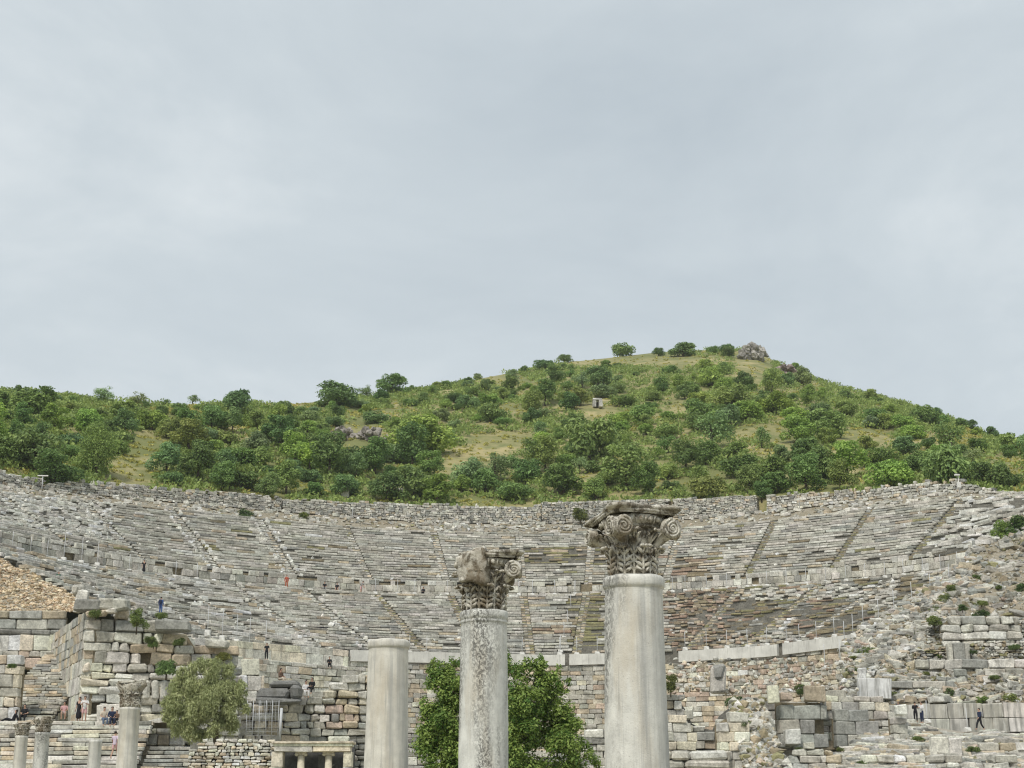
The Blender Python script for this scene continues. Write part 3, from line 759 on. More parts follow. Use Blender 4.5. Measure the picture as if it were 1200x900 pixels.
# ================================================================== ruins, middle
def pal_mid(x, y):
    if y < 812: return dict(pale=3, grey=3, cream=2, tan=1)
    if x > 385: return dict(tan=2, pink=1, grey=3, cream=1.2, brick=.5, slate=.8)
    return MIX_RUIN
wall('ruined_wall', 'broken stage wall of mixed rubble courses above the small portico', 'wall', [(276, 112), (440, 114.5)], [(276, 812), (300, 816), (352, 818), (356, 812), (380, 812), (400, 797), (406, 792), (440, 788)], 3.2, th=1.2, ch=(.35, .65), L=(.4, 1.6), pal=pal_mid, prot=.16, cham=.07, jit=.045, ragged=.5, gap=.02)
wall('ruined_wall', 'pale marble slabs behind the wire fence, right of the olive tree', 'wall', [(272, 118), (310, 118.5)], [(272, 778), (296, 780), (300, 790), (310, 792)], 8., th=.8, ch=(1.0, 1.4), L=(.8, 1.6), pal=dict(pale=3, white=2.5, cream=1), prot=.06)
rr = [('flat dark slab at the bottom of the black boulder pile', 299, 818, 352, 826, 'dark', 110.5), ('left black boulder of the pile behind the portico', 300, 806, 339, 819, 'dark', 110.9), ('right black boulder of the pile behind the portico', 338, 804, 353, 819, 'dark', 110.7), ('rounded dark boulder capping the black pile', 316, 797, 350, 806, 'dark', 111)]
for lb, x0, y0, x1, y1, pl, Y in rr:
    S = Stones(); a, b = at(x0, y1, Y), at(x1, y0, Y)
    S.block(((a.x + b.x) / 2, Y + .6, (a.z + b.z) / 2), ((b.x - a.x) / 2, .7, (b.z - a.z) / 2), 0, np.array([.20, .20, .19]) * rng.uniform(.85, 1.25), .22, .06)
    tag(S.build('dark_boulder', origin=at((x0 + x1) / 2, y1, Y)[:]), lb, 'boulder')
wall('rubble_wall', 'low cream rubble wall under the olive tree, left of the portico', 'wall', [(221, 86), (324, 87)], [(221, 884), (228, 871), (240, 868), (262, 866), (300, 867), (324, 866)], 1.6, th=.7, ch=(.13, .24), L=(.18, .55), pal=dict(cream=4, tan=2, pale=3, white=1.5, grey=1), prot=.05, cham=.035, jit=.02, ragged=.5)
wall('ruined_wall', 'dark broken masonry beside the right end of the portico', 'wall', [(411, 86.6), (446, 87)], [(411, 866), (446, 862)], 1.6, th=.8, ch=(.25, .45), L=(.4, 1.), pal=dict(slate=3, dark=3, grey=2), prot=.1)
# small portico
PY = 84.; pA, pB = at(318, 900, PY), at(413, 900, PY); zc_ = at(360, 872, PY).z
po = thing('portico', 'small pale portico with two Ionic columns and a ledged cornice, bottom centre left', 'portico', ((pA.x + pB.x) / 2, PY, 2.))
def local(S, nm, root, mat=None):
    o = S.build(nm, None, mat); o.parent = root; o.matrix_parent_inverse = Matrix.Translation(-Vector(root.location)); return o
W_ = pB.x - pA.x; zt_ = at(360, 869, PY).z
S = Stones(); cx = (pA.x + pB.x) / 2
for q, (h_, wd) in enumerate(((.09, W_ / 2 + .02), (.11, W_ / 2 - .06))): S.block((cx, PY + .55, zt_ - .05 - q * .125), (wd, .75 - q * .08, h_ / 2 + .01), 0, pick('cream'), .02, .012)
local(S, 'cornice', po)
S = Stones()
S.block((cx - W_ * .24, PY + .5, zt_ - .36), (W_ * .235, .55, .16), 0, pick('pale'), .02, .008); S.block((cx + W_ * .235, PY + .5, zt_ - .36), (W_ * .23, .55, .16), 0, pick('cream'), .02, .008)
local(S, 'architrave', po)
for x0, x1 in ((318, 331), (402, 412)):
    S = Stones(); a, b = at(x0, 890, PY), at(x1, 890, PY); z = zt_ - .525
    while z > 2.0: S.block(((a.x + b.x) / 2, PY + .5, z - .4), ((b.x - a.x) / 2, .45, .39), 0, pick('cream'), .02, .008); z -= .8
    local(S, 'pier', po)
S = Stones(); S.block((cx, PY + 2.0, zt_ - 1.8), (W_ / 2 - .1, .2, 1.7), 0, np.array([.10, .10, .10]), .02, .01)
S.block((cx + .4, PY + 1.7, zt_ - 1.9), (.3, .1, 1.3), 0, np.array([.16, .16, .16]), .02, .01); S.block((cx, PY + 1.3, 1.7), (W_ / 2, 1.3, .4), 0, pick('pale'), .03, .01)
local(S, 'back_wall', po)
def lathe(name, prof, seg=32, mat=None, parent=None, smooth=True):
    V = []; Fq = []
    for r, z in prof:
        for i in range(seg): a = 2 * math.pi * i / seg; V.append((r * math.cos(a), r * math.sin(a), z))
    for j in range(len(prof) - 1):
        for i in range(seg): Fq.append((j * seg + i, j * seg + (i + 1) % seg, (j + 1) * seg + (i + 1) % seg, (j + 1) * seg + i))
    V += [(0, 0, prof[0][1]), (0, 0, prof[-1][1])]; nb = len(V)
    T = [(nb - 2, (i + 1) % seg, i) for i in range(seg)] + [(nb - 1, (len(prof) - 1) * seg + i, (len(prof) - 1) * seg + (i + 1) % seg) for i in range(seg)]
    me = mesh_np(name, V, [np.array(Fq), np.array(T)], None, smooth)
    if mat: me.materials.append(mat)
    return link(bpy.data.objects.new(name, me), parent)
M_CREAM = make_plain('cream_marble', (.62, .57, .45), .8, .2, 6)
for xq in (351.5, 384):
    a = at(xq, 890, PY); b_ = thing('portico', None, None) if 0 else None
    sh = lathe('column', [(.22, 2.05), (.20, 3.0), (.185, zt_ - .70)], 24, M_CREAM); sh.location = (a.x - po.location.x, .45, -po.location.z); sh.parent = po
    S = Stones(); S.block((0, 0, zt_ - .555), (.3, .26, .03), 0, np.array(PAL['cream']), .01, .004); S.block((0, 0, zt_ - .63), (.22, .2, .055), 0, np.array(PAL['cream']), .02, .005)
    cp = S.build('capital', None); cp.parent = sh
    for sg in (-1, 1):
        v = lathe('volute', [(.0, -.22), (.085, -.22), (.09, .2), (0., .2)], 16, M_CREAM, cp); v.parent = sh; v.rotation_euler = (R(90), 0, 0); v.location = (sg * .235, 0, zt_ - .66)
sh = None

# ================================================================== ruins, foot of the middle and right
wall('ruined_wall', 'low grey wall of long blocks behind the bushy tree', 'wall', [(428, 99), (716, 101)], [(428, 884), (470, 878), (505, 880), (640, 878), (690, 868), (700, 858), (716, 856)], 3.0, th=.9, ch=(.35, .55), L=(.7, 2.2), pal=dict(grey=4, pale=3, slate=2), prot=.1)
wall('ashlar_wall', 'squared mass of big dark grey ashlar beside the narrow reddish niche', 'wall', [(912.5, 115.3), (968, 115.9)], [(912, 818), (968, 819)], [(912, 876), (968, 876)], th=1.0, ch=(.92, 1.08), L=(1.1, 2.1), pal=dict(slate=5, grey=1.5), gap=.007, prot=.03, cham=.05, jit=.03, holes=((960, 848, 968, 853),))
wall('ashlar_wall', 'squared mass of big dark grey ashlar round the square window hole', 'wall', [(979, 115.9), (1029, 116.3)], [(979, 838), (1029, 838)], [(979, 876), (1029, 876)], th=1.0, ch=(.75, 1.0), L=(1., 2.), pal=dict(slate=5, grey=1.8), gap=.007, prot=.03, cham=.05, jit=.03, holes=((992, 841, 1008, 849),))
def pal_right(x, y):
    if x < 800: return dict(cream=1.2, pale=3, tan=1, grey=2)
    if y < 836: return dict(tan=2.4, pink=.6, pale=2, grey=4, cream=.8, slate=1)
    return dict(cream=1.4, pale=3, tan=1.4, grey=4, slate=1)
wall('stage_wall', 'ruined stage wall on the right, dark ashlar blocks and small openings', 'wall', [(772, 116), (1062, 118)],
     [(772, 812), (800, 815), (815, 846), (842, 852), (846, 834), (862, 822), (880, 818), (900, 823), (905, 820), (918, 818), (962, 819), (968, 812), (980, 810), (1000, 816), (1030, 820), (1050, 828), (1062, 834)], 3.0, th=1.1,
     ch=(.32, .68), L=(.4, 1.5), pal=pal_right, prot=.13, holes=((905, 832, 912, 864), (993, 842, 1007, 849), (1037, 872, 1049, 884), (960, 848, 968, 853)), cham=.05, jit=.03, ragged=.5, core='dark')
wall('moulded_course', 'two courses of long rounded moulded blocks right of the tallest column', 'stone course', [(768, 110), (857, 110.6)], [(768, 873), (800, 877), (857, 880)], 3.0, th=1., ch=(.62, .72), L=(1.2, 3.4), pal=dict(grey=3, pale=2.5, tan=.7), prot=.05, cham=.22, jit=.03)
wall('ashlar_pier', 'cream ashlar stub between the moulded courses and the rubble fall', 'pier', [(843, 111), (879, 111.4)], [(843, 845), (852, 838), (866, 836), (879, 850)], 3., th=1.2, ch=(.6, .8), L=(.8, 1.6), pal=dict(cream=3, pale=3, white=1), prot=.06)
wall('ashlar_wall', 'pale broken wall with dark gaps just right of the tallest column', 'wall', [(772, 112.5), (818, 113)], [(772, 832), (785, 832), (800, 836), (815, 856), (818, 868)], 3., th=1., ch=(.5, .9), L=(.7, 1.6), pal=dict(pale=4, cream=2, grey=2), prot=.08)
S = Stones(); px_block(S, 834, 781, 851, 812, 121, 'pale', .5, .14, .06); px_block(S, 836, 779, 849, 796, 120.8, 'slate', .4, .2, .06)
tag(S.build('carved_pier', origin=at(842, 812, 121)[:]), 'battered upright carved block streaked dark, below the long pale parapet', 'carved stone')
for x0, y0, x1, y1, Y, pl, lb in ((901, 803, 913, 824, 114.5, 'cream', 'square cream block standing on the stage wall'), (915, 812, 928, 821, 115, 'pink', 'rounded pinkish block on the dark ashlar'), (944, 803, 967, 822, 115.5, 'tan', 'tall tan block beside the dark ashlar'), (1007, 783, 1015, 795, 127, 'white', 'small white upright stone on the white slab'),
                              (1050, 826, 1062, 838, 115, 'pale', 'pale block at which a person sits on the right'), (1093, 864, 1111, 888, 111, 'white', 'left streaked slab of the upright pair at lower right'), (1110, 865, 1127, 888, 111.2, 'pale', 'right streaked slab of the upright pair at lower right'), (1128, 895, 1142, 906, 109, 'white', 'rounded white stone at the bottom edge on the right'), (921, 855, 938, 873, 114.6, 'cream', 'cream block set into the dark ashlar, lower right')):
    S = Stones(); px_block(S, x0, y0, x1, y1, Y, pl, .35, .06, .035); tag(S.build('stone_block', origin=at((x0 + x1) / 2, y1, Y)[:]), lb, 'stone block')
wall('ashlar_pier', 'narrow pier of stacked pale blocks right of the stage wall openings', 'pier', [(1046, 115.6), (1064, 115.8)], [(1046, 838), (1064, 838)], 3., th=.9, ch=(.5, .8), L=(.7, 1.3), pal=dict(pale=3, grey=2, cream=1), prot=.06)
M_STREAK = None
def make_streak():
    m, nt, b = new_mat('rain_streaked_stone'); k = N(nt)
    pos = k.n('ShaderNodeNewGeometry').outputs['Position']; col = k.n('ShaderNodeAttribute', attribute_name='col').outputs['Color']
    c = k.mix(1., col, k.ramp(k.noise(pos, 1.5, 7, .65), (.3, .75), (.7, 1.15)), 'MULTIPLY')
    c = k.mix(k.ramp(k.noise(k.mapping(pos, (2.2, 2.2, .16)), 1.5, 5, .7), (.45, 0.), (.62, .75)), c, (.22, .215, .195))
    c = k.mix(k.ramp(k.noise(k.mapping(pos, (3.2, 3.2, .2)), 1.2, 5, .7), (.56, 0.), (.66, .7)), c, (.66, .65, .60))
    k.l(c, b.inputs['Base Color']); k.bump(k.noise(pos, 7, 6, .7), .5, .04, b); return m
M_STREAK = make_streak()
wr = wall('retaining_wall', 'long rain-streaked ashlar wall beside the path on the right', 'wall', [(1036, 126), (1330, 121)], [(1036, 821), (1084, 819), (1086, 825), (1105, 822), (1150, 824), (1200, 826), (1330, 824)], 5.2, th=1., ch=(1.14, 1.16), L=(1.2, 2.6), pal=dict(grey=4, pale=3), prot=.03, cham=.04, jit=.02, ragged=.02)
wr.data.materials[0] = M_STREAK
S = Stones(); px_block(S, 1007, 795, 1044, 818, 126.8, 'white', .3, .04, .03); ob = S.build('stone_slab', mat=M_STREAK, origin=at(1025, 818, 126.8)[:]); tag(ob, 'large white streaked slab standing left of the retaining wall', 'stone slab')
S = Stones(); px_block(S, 1092, 816, 1106, 823, 125, 'white', .5, .05, .03, .2); tag(S.build('fallen_block', origin=at(1099, 823, 125)[:]), 'white slab lying askew on the retaining wall', 'stone block')
# slopes of rubble
f1, V, Fq = patch([[(985, 826, 128), (1060, 824, 127.5), (1130, 825, 126.5), (1320, 826, 123)], [(985, 795, 131), (1060, 790, 131), (1130, 790, 131), (1320, 790, 129)], [(990, 764, 136), (1060, 745, 136), (1130, 742, 136), (1320, 742, 134)],
                   [(1008, 740, 141), (1060, 714, 142), (1130, 697, 142), (1320, 690, 140)], [(1048, 716, 146), (1092, 692, 148), (1132, 667, 150), (1320, 630, 150)], [(1126, 672, 153), (1144, 652, 155), (1172, 616, 158), (1320, 560, 160)], [(1140, 670, 160), (1160, 650, 163), (1190, 610, 166), (1320, 550, 170)]], 80, 90, .5, 5)
structure('rubble_slope', V, Fq, M_EARTH)
S = Stones()
for _ in range(14000):
    u_, v_ = rng.random() * .82, rng.random(); p = f1(u_, v_); S.rock((p.x, p.y, p.z + .03), float(np.clip(rng.lognormal(-2.15, .6), .05, .55)), pick(MIX_RUBBLE) * .84, .75)
for _ in range(900):
    u_, v_ = rng.random() * .82, rng.random(); p = f1(u_, v_); S.block((p.x, p.y, p.z + .1), (rng.uniform(.2, .8), rng.uniform(.2, .4), rng.uniform(.12, .32)), rng.normal(0, .25), pick(MIX_RUIN) * .85, .07, .05, (rng.normal(0, .2), rng.normal(0, .2)))
tag(S.build('rubble'), kind='stuff')
wall('terrace_wall', 'topmost remnant of huge stacked grey blocks on the right rubble slope', 'wall', [(1103, 133.5), (1196, 133)], [(1103, 728), (1110, 724), (1134, 724), (1136, 717), (1192, 718), (1196, 724)], [(1103, 756), (1196, 760)], th=1.1, ch=(.6, .8), L=(1., 2.3), pal=dict(grey=4, pale=3, slate=1), prot=.14, cham=.12, jit=.06, skip=.06)
wall('terrace_wall', 'long single course of grey blocks across the right rubble slope', 'wall', [(1073, 130.8), (1330, 130)], [(1073, 772), (1330, 771)], [(1073, 783), (1330, 783)], th=1., ch=(.78, .82), L=(1.2, 2.4), pal=dict(grey=4, slate=1.4, pale=2), prot=.1, cham=.08, jit=.04)
wall('terrace_wall', 'short grey block course just above the white streaked slab', 'wall', [(1044, 128.6), (1118, 128.4)], [(1044, 797), (1118, 798)], [(1044, 805), (1118, 806)], th=.8, ch=(.55, .6), L=(1.4, 3.), pal=dict(grey=3, slate=1.5), prot=.05, cham=.06)
wall('terrace_wall', 'broken lower course of grey blocks near the right edge', 'wall', [(1118, 129.8), (1330, 129)], [(1118, 783), (1160, 782), (1330, 782)], [(1118, 792), (1330, 792)], th=.9, ch=(.6, .7), L=(.9, 2.), pal=dict(grey=3, pale=2, slate=1), prot=.12, cham=.12, jit=.05, skip=.25)
wall('ashlar_pier', 'upright square pier of grey blocks under the stacked blocks', 'pier', [(1110, 131.5), (1136, 131.5)], [(1110, 752), (1136, 752)], [(1110, 774), (1136, 774)], th=.9, ch=(1.4, 1.6), L=(.9, 1.1), pal=dict(grey=3, slate=1.5), prot=.04)
wall('ashlar_wall', 'patch of smooth grey wall high on the rubble slope at the right edge', 'wall', [(1176, 142), (1330, 140)], [(1176, 700), (1330, 694)], [(1176, 722), (1330, 726)], th=.8, ch=(.7, .9), L=(.8, 1.6), pal=dict(slate=3, grey=2), prot=.03)
FACE = dict(th=.9, ch=(.14, .30), L=(.16, .55), pal=MIX_RUBBLE, prot=.07, cham=.05, jit=.035, ragged=.6, skip=.03)
wall('terrace_wall', 'rubble core face between the long block course and the streaked retaining wall', 'wall', [(1062, 129.9), (1330, 129.2)], [(1062, 806), (1118, 800), (1200, 792), (1330, 792)], [(1062, 826), (1330, 828)], **FACE)
wall('terrace_wall', 'rubble core face just above the long single block course', 'wall', [(1070, 132.3), (1330, 131.6)], [(1070, 762), (1108, 757), (1136, 752), (1330, 752)], [(1070, 774), (1330, 774)], **FACE)
wall('terrace_wall', 'rubble core face between the pier and the lower broken course', 'wall', [(1060, 131.4), (1330, 130.6)], [(1060, 786), (1120, 783), (1330, 783)], [(1060, 800), (1330, 800)], **FACE)
wall('terrace_wall', 'rubble core face behind the huge stacked grey blocks', 'wall', [(1086, 135.), (1330, 134.2)], [(1086, 738), (1104, 728), (1196, 722), (1240, 730), (1330, 730)], [(1086, 760), (1330, 762)], **FACE)
wall('ruined_wall', 'low coursed wall of pale blocks under the two upright slabs', 'wall', [(1064, 112.4), (1330, 111.6)], [(1064, 866), (1092, 874), (1130, 880), (1160, 874), (1330, 880)], 3.4, th=.9, ch=(.35, .6), L=(.5, 1.7), pal=MIX_RUIN, prot=.14, cham=.07, jit=.045, ragged=.7)
# path and the fall of stones below it
f2, V, Fq = patch([[(1056, 846, 123.6), (1130, 858, 122.3), (1330, 868, 119.2)], [(1058, 848, 120.8), (1130, 862, 119), (1330, 874, 116)]], 24, 4, .05, 9)
structure('path', V, Fq, make_ground('path_gravel', (.42, .38, .31), (.36, .32, .26), (.48, .45, .38), .8))
f3, V, Fq = patch([[(1040, 850, 121), (1130, 863, 119), (1330, 876, 116)], [(1000, 880, 113), (1130, 885, 113), (1330, 892, 111)], [(930, 915, 107), (1130, 915, 107), (1330, 915, 107)]], 60, 24, .45, 11)
structure('rubble_slope', V, Fq, M_EARTH)
S = Stones()
for _ in range(1500):
    p = f3(rng.random(), rng.random()); S.rock((p.x, p.y, p.z + .04), float(np.clip(rng.lognormal(-1.5, .5), .08, .6)), pick(MIX_RUBBLE) * .86, .75)
for _ in range(950):
    p = f3(rng.random() * .85, rng.random()); S.block((p.x, p.y, p.z + .14), (rng.uniform(.25, 1.0), rng.uniform(.2, .45), rng.uniform(.14, .36)), rng.normal(0, .12), pick(MIX_RUIN) * .85, .08, .05, (rng.normal(0, .05), rng.normal(0, .05)))
tag(S.build('rubble'), kind='stuff')
f4, V, Fq = patch([[(858, 824, 115.2), (890, 821, 115.6)], [(858, 850, 113), (906, 848, 113)], [(868, 880, 111), (912, 878, 111)], [(872, 912, 108.5), (935, 912, 108.5)]], 20, 36, .3, 13)
structure('rubble_slope', V, Fq, M_EARTH)
S = Stones()
for _ in range(900):
    p = f4(rng.random(), rng.random()); S.rock((p.x, p.y, p.z + .04), float(np.clip(rng.lognormal(-1.7, .45), .08, .5)), pick(MIX_RUBBLE), .75)
tag(S.build('rubble'), kind='stuff')
wall('ruined_wall', 'lowest rubble wall along the bottom edge on the right', 'wall', [(925, 109), (1330, 108)], [(925, 884), (960, 874), (985, 890), (1050, 886), (1092, 890), (1150, 894), (1330, 892)], 3.0, th=.9, ch=(.3, .55), L=(.4, 1.5), pal=MIX_RUIN, prot=.14, cham=.07, jit=.045, ragged=.7)
# loose stones lying among the ruins and on the terrace tops
S = Stones()
for (xa, xb, ya, yb, Ya, Yb, nn) in ((785, 1005, 772, 812, 122, 126, 300), (290, 440, 800, 870, 112.2, 112.8, 0), (410, 700, 795, 860, 126, 128, 0)):
    for _ in range(nn):
        t = rng.random(); p = at(rng.uniform(xa, xb), ya + (yb - ya) * t, Yb + (Ya - Yb) * t); S.rock(p[:], rng.uniform(.1, .26), pick(MIX_WARM), .8)
tag(S.build('rubble'), kind='stuff')
# ================================================================== standing columns
def tube(points, radii, seg=8):
    P = [Vector(p) for p in points]; V = []; Fq = []
    up0 = Vector((0, 0, 1))
    prev = None
    for i, p in enumerate(P):
        t = (P[min(i + 1, len(P) - 1)] - P[max(i - 1, 0)]).normalized()
        if prev is None: a = t.orthogonal().normalized()
        else: a = (prev - t * prev.dot(t)); a = a.normalized() if a.length > 1e-6 else t.orthogonal().normalized()
        prev = a; b = t.cross(a)
        for k_ in range(seg):
            an = 2 * math.pi * k_ / seg; V.append(p + (a * math.cos(an) + b * math.sin(an)) * radii[i])
    for j in range(len(P) - 1):
        for i in range(seg): Fq.append((j * seg + i, j * seg + (i + 1) % seg, (j + 1) * seg + (i + 1) % seg, (j + 1) * seg + i))
    c = [tuple(range(seg))[::-1], tuple((len(P) - 1) * seg + i for i in range(seg))]
    return V, Fq, c

class Mesh:
    """plain collector of polygons -> ONE mesh object"""
    def __init__(s): s.V = []; s.F = []
    def add(s, V, *Fs):
        n = len(s.V); s.V += [Vector(v) for v in V]
        for Fq in Fs: s.F += [tuple(i + n for i in f) for f in Fq]
    def tube(s, pts, rad, seg=8): V, Fq, c = tube(pts, rad, seg); s.add(V, Fq, c)
    def ball(s, c, r, sub=2):
        v, f = ICO2 if sub == 2 else ICO1; s.add([(c[0] + q[0] * r[0], c[1] + q[1] * r[1], c[2] + q[2] * r[2]) for q in v], [tuple(q) for q in f])
    def lathe(s, prof, seg=32):
        V = []; Fq = []
        for r, z in prof:
            for i in range(seg): a = 2 * math.pi * i / seg; V.append((r * math.cos(a), r * math.sin(a), z))
        for j in range(len(prof) - 1):
            for i in range(seg): Fq.append((j * seg + i, j * seg + (i + 1) % seg, (j + 1) * seg + (i + 1) % seg, (j + 1) * seg + i))
        s.add(V, Fq, [tuple(range(seg))[::-1], tuple((len(prof) - 1) * seg + i for i in range(seg))])
    def xf(s, M): s.V = [M @ v for v in s.V]; return s
    def erode(s, amp, sc_, seed):
        s.V = [v + mnoise.noise_vector(v * sc_ + Vector((seed, seed, 0))) * amp for v in s.V]; return s
    def warp(s, fn): s.V = [fn(v) for v in s.V]; return s
    def build(s, name, mat, parent=None, smooth=True):
        me = bpy.data.meshes.new(name); me.from_pydata([v[:] for v in s.V], [], s.F); me.materials.append(mat)
        me.polygons.foreach_set('use_smooth', np.full(len(me.polygons), smooth)); me.update(); me.validate()
        return link(bpy.data.objects.new(name, me), parent)

def shaft_mesh(r_top, r_bot, z_top, ring=True, seed=0, chip=.012, rings=1):
    M = Mesh(); prof = []
    n = 90
    for i in range(n + 1):
        z = z_top * i / n
        t = i / n; r = r_bot + (r_top - r_bot) * t + .012 * math.sin(math.pi * t) * r_bot
        if z < z_top - (.24 if ring else .06): prof.append((r, z))
    if ring:
        zz = z_top
        if rings == 2:
            prof += [(r_top, zz - .20), (r_top * 1.012, zz - .195), (r_top * 1.03, zz - .185), (r_top * 1.03, zz - .165), (r_top * 1.012, zz - .155), (r_top * 1.015, zz - .14), (r_top * 1.05, zz - .125), (r_top * 1.065, zz - .09), (r_top * 1.06, zz - .03), (r_top * 1.02, zz - .006), (r_top * .95, zz)]
        else:
            prof += [(r_top, zz - .19), (r_top * 1.01, zz - .165), (r_top * 1.015, zz - .15), (r_top * 1.06, zz - .14), (r_top * 1.085, zz - .105), (r_top * 1.085, zz - .05), (r_top * 1.06, zz - .018), (r_top * .98, zz)]
    M.lathe(prof, 96)
    def w_(v):
        ra = math.hypot(v.x, v.y)
        if ra < 1e-5: return v
        d = mnoise.fractal(Vector((v.x * 2.2, v.y * 2.2, v.z * .8 + seed)), 1, 2, 3) * .006
        near = max(0, 1 - (z_top - v.z) / .3)
        c_ = mnoise.noise(Vector((v.x * 9, v.y * 9, v.z * 9 + seed)))
        d -= max(0, c_ - .15) * chip * 4 * near
        d -= max(0, mnoise.noise(Vector((v.x * 6, v.y * 6, v.z * 2.5 + seed * 2))) - .45) * .02
        f_ = 1 + d / ra
        z = v.z + (mnoise.noise(Vector((v.x * 5, v.y * 5, seed + 3))) * .015 * near)
        return Vector((v.x * f_, v.y * f_, z))
    return M.warp(w_)

def bell_r(z, H, r0): t = min(max(z / H, 0), 1); return r0 * (1 + .05 * t + .75 * max(0, t - .30) ** 2)

def acanthus(ang, r0, H, h, wmax, curl, rout, pairs=5):
    """a carved leaf against the bell: thin plate, raised midrib and pairs of pointed leaflets, the tip curling outwards"""
    M = Mesh()
    def pos(u, v, lift):
        cu = max(0, (v - .60) / .40); z = h * (v if v < .60 else .60 + .36 * math.sin(cu * 1.9) / .946)
        rad = bell_r(min(z, H * .9), H, r0) + rout + lift + curl * cu ** 1.7
        a_ = ang + u * wmax / (r0 + rout); return Vector((rad * math.sin(a_), -rad * math.cos(a_), z))
    nu, nv = 7, 12; V = []
    for j in range(nv):
        v = j / (nv - 1) * .97; w_ = .62 * math.sin(math.pi * (.22 + .72 * v)) ** .6
        for i in range(nu): u = (i / (nu - 1) * 2 - 1) * w_; V.append(pos(u, v, -.018 - .02 * u * u))
    n = len(V); inn = []
    for p in V: ra = math.hypot(p.x, p.y); f_ = (ra - .03) / ra; inn.append(Vector((p.x * f_, p.y * f_, p.z - .006)))
    q = [(j * nu + i, j * nu + i + 1, (j + 1) * nu + i + 1, (j + 1) * nu + i) for j in range(nv - 1) for i in range(nu - 1)]
    rim = list(range(nu)) + [(j + 1) * nu + nu - 1 for j in range(nv - 1)] + [(nv - 1) * nu + i for i in range(nu - 2, -1, -1)] + [j * nu for j in range(nv - 2, 0, -1)]
    M.add(V + inn, q, [tuple(n + i for i in f)[::-1] for f in q], [(b_, a_, n + a_, n + b_) for a_, b_ in zip(rim, rim[1:] + rim[:1])])
    k_ = wmax / .10
    M.tube([pos(0, v, .012) for v in np.linspace(0, 1, 12)], [.020 * k_ * (1 - .5 * v) for v in np.linspace(0, 1, 12)], 6)
    for i in range(pairs):
        v0 = .04 + .74 * i / (pairs - 1); w_ = 1.02 * math.sin(math.pi * (.26 + .66 * (v0 + .08))) ** .7
        for sg in (-1, 1):
            pts = [pos(sg * w_ * t, v0 + .22 * t ** .75 + .02, .004 + .022 * math.sin(t * 2.6) - .012 * t) for t in np.linspace(.06, 1, 7)]
            M.tube(pts, [k_ * r_ for r_ in (.008, .017, .022, .023, .020, .014, .005)], 6)
    M.ball(pos(0, 1., .004), (.03 * k_, .024, .022)); return M

def volute(Rv, th, turns=2.6, hand=1):
    """a scroll: drum with a raised spiral fillet on both faces; axis along -Y"""
    M = Mesh()
    prof = [(Rv * .90, -th * .5), (Rv * .99, -th * .36), (Rv * .88, 0), (Rv * .99, th * .36), (Rv * .90, th * .5)]
    M.lathe(prof, 40); M.xf(Matrix.Rotation(R(90), 4, 'X'))
    for face in (-1, 1):
        pts = []; rad = []
        for i in range(int(turns * 26) + 1):
            a = i / 26 * 2 * math.pi; f_ = 1 - i / (turns * 26); r = Rv * (.12 + .80 * f_ ** 1.05)
            pts.append((hand * r * math.sin(a), face * th * .5 + face * .012 * (1 - f_), r * math.cos(a))); rad.append(Rv * (.055 + .085 * f_))
        M.tube(pts, rad, 7)
        M.ball((0, face * th * .52, 0), (Rv * .14, .018, Rv * .14))
    return M

def rot_z(v, a): c, s = math.cos(a), math.sin(a); return Vector((v[0] * c - v[1] * s, v[0] * s + v[1] * c, v[2]))

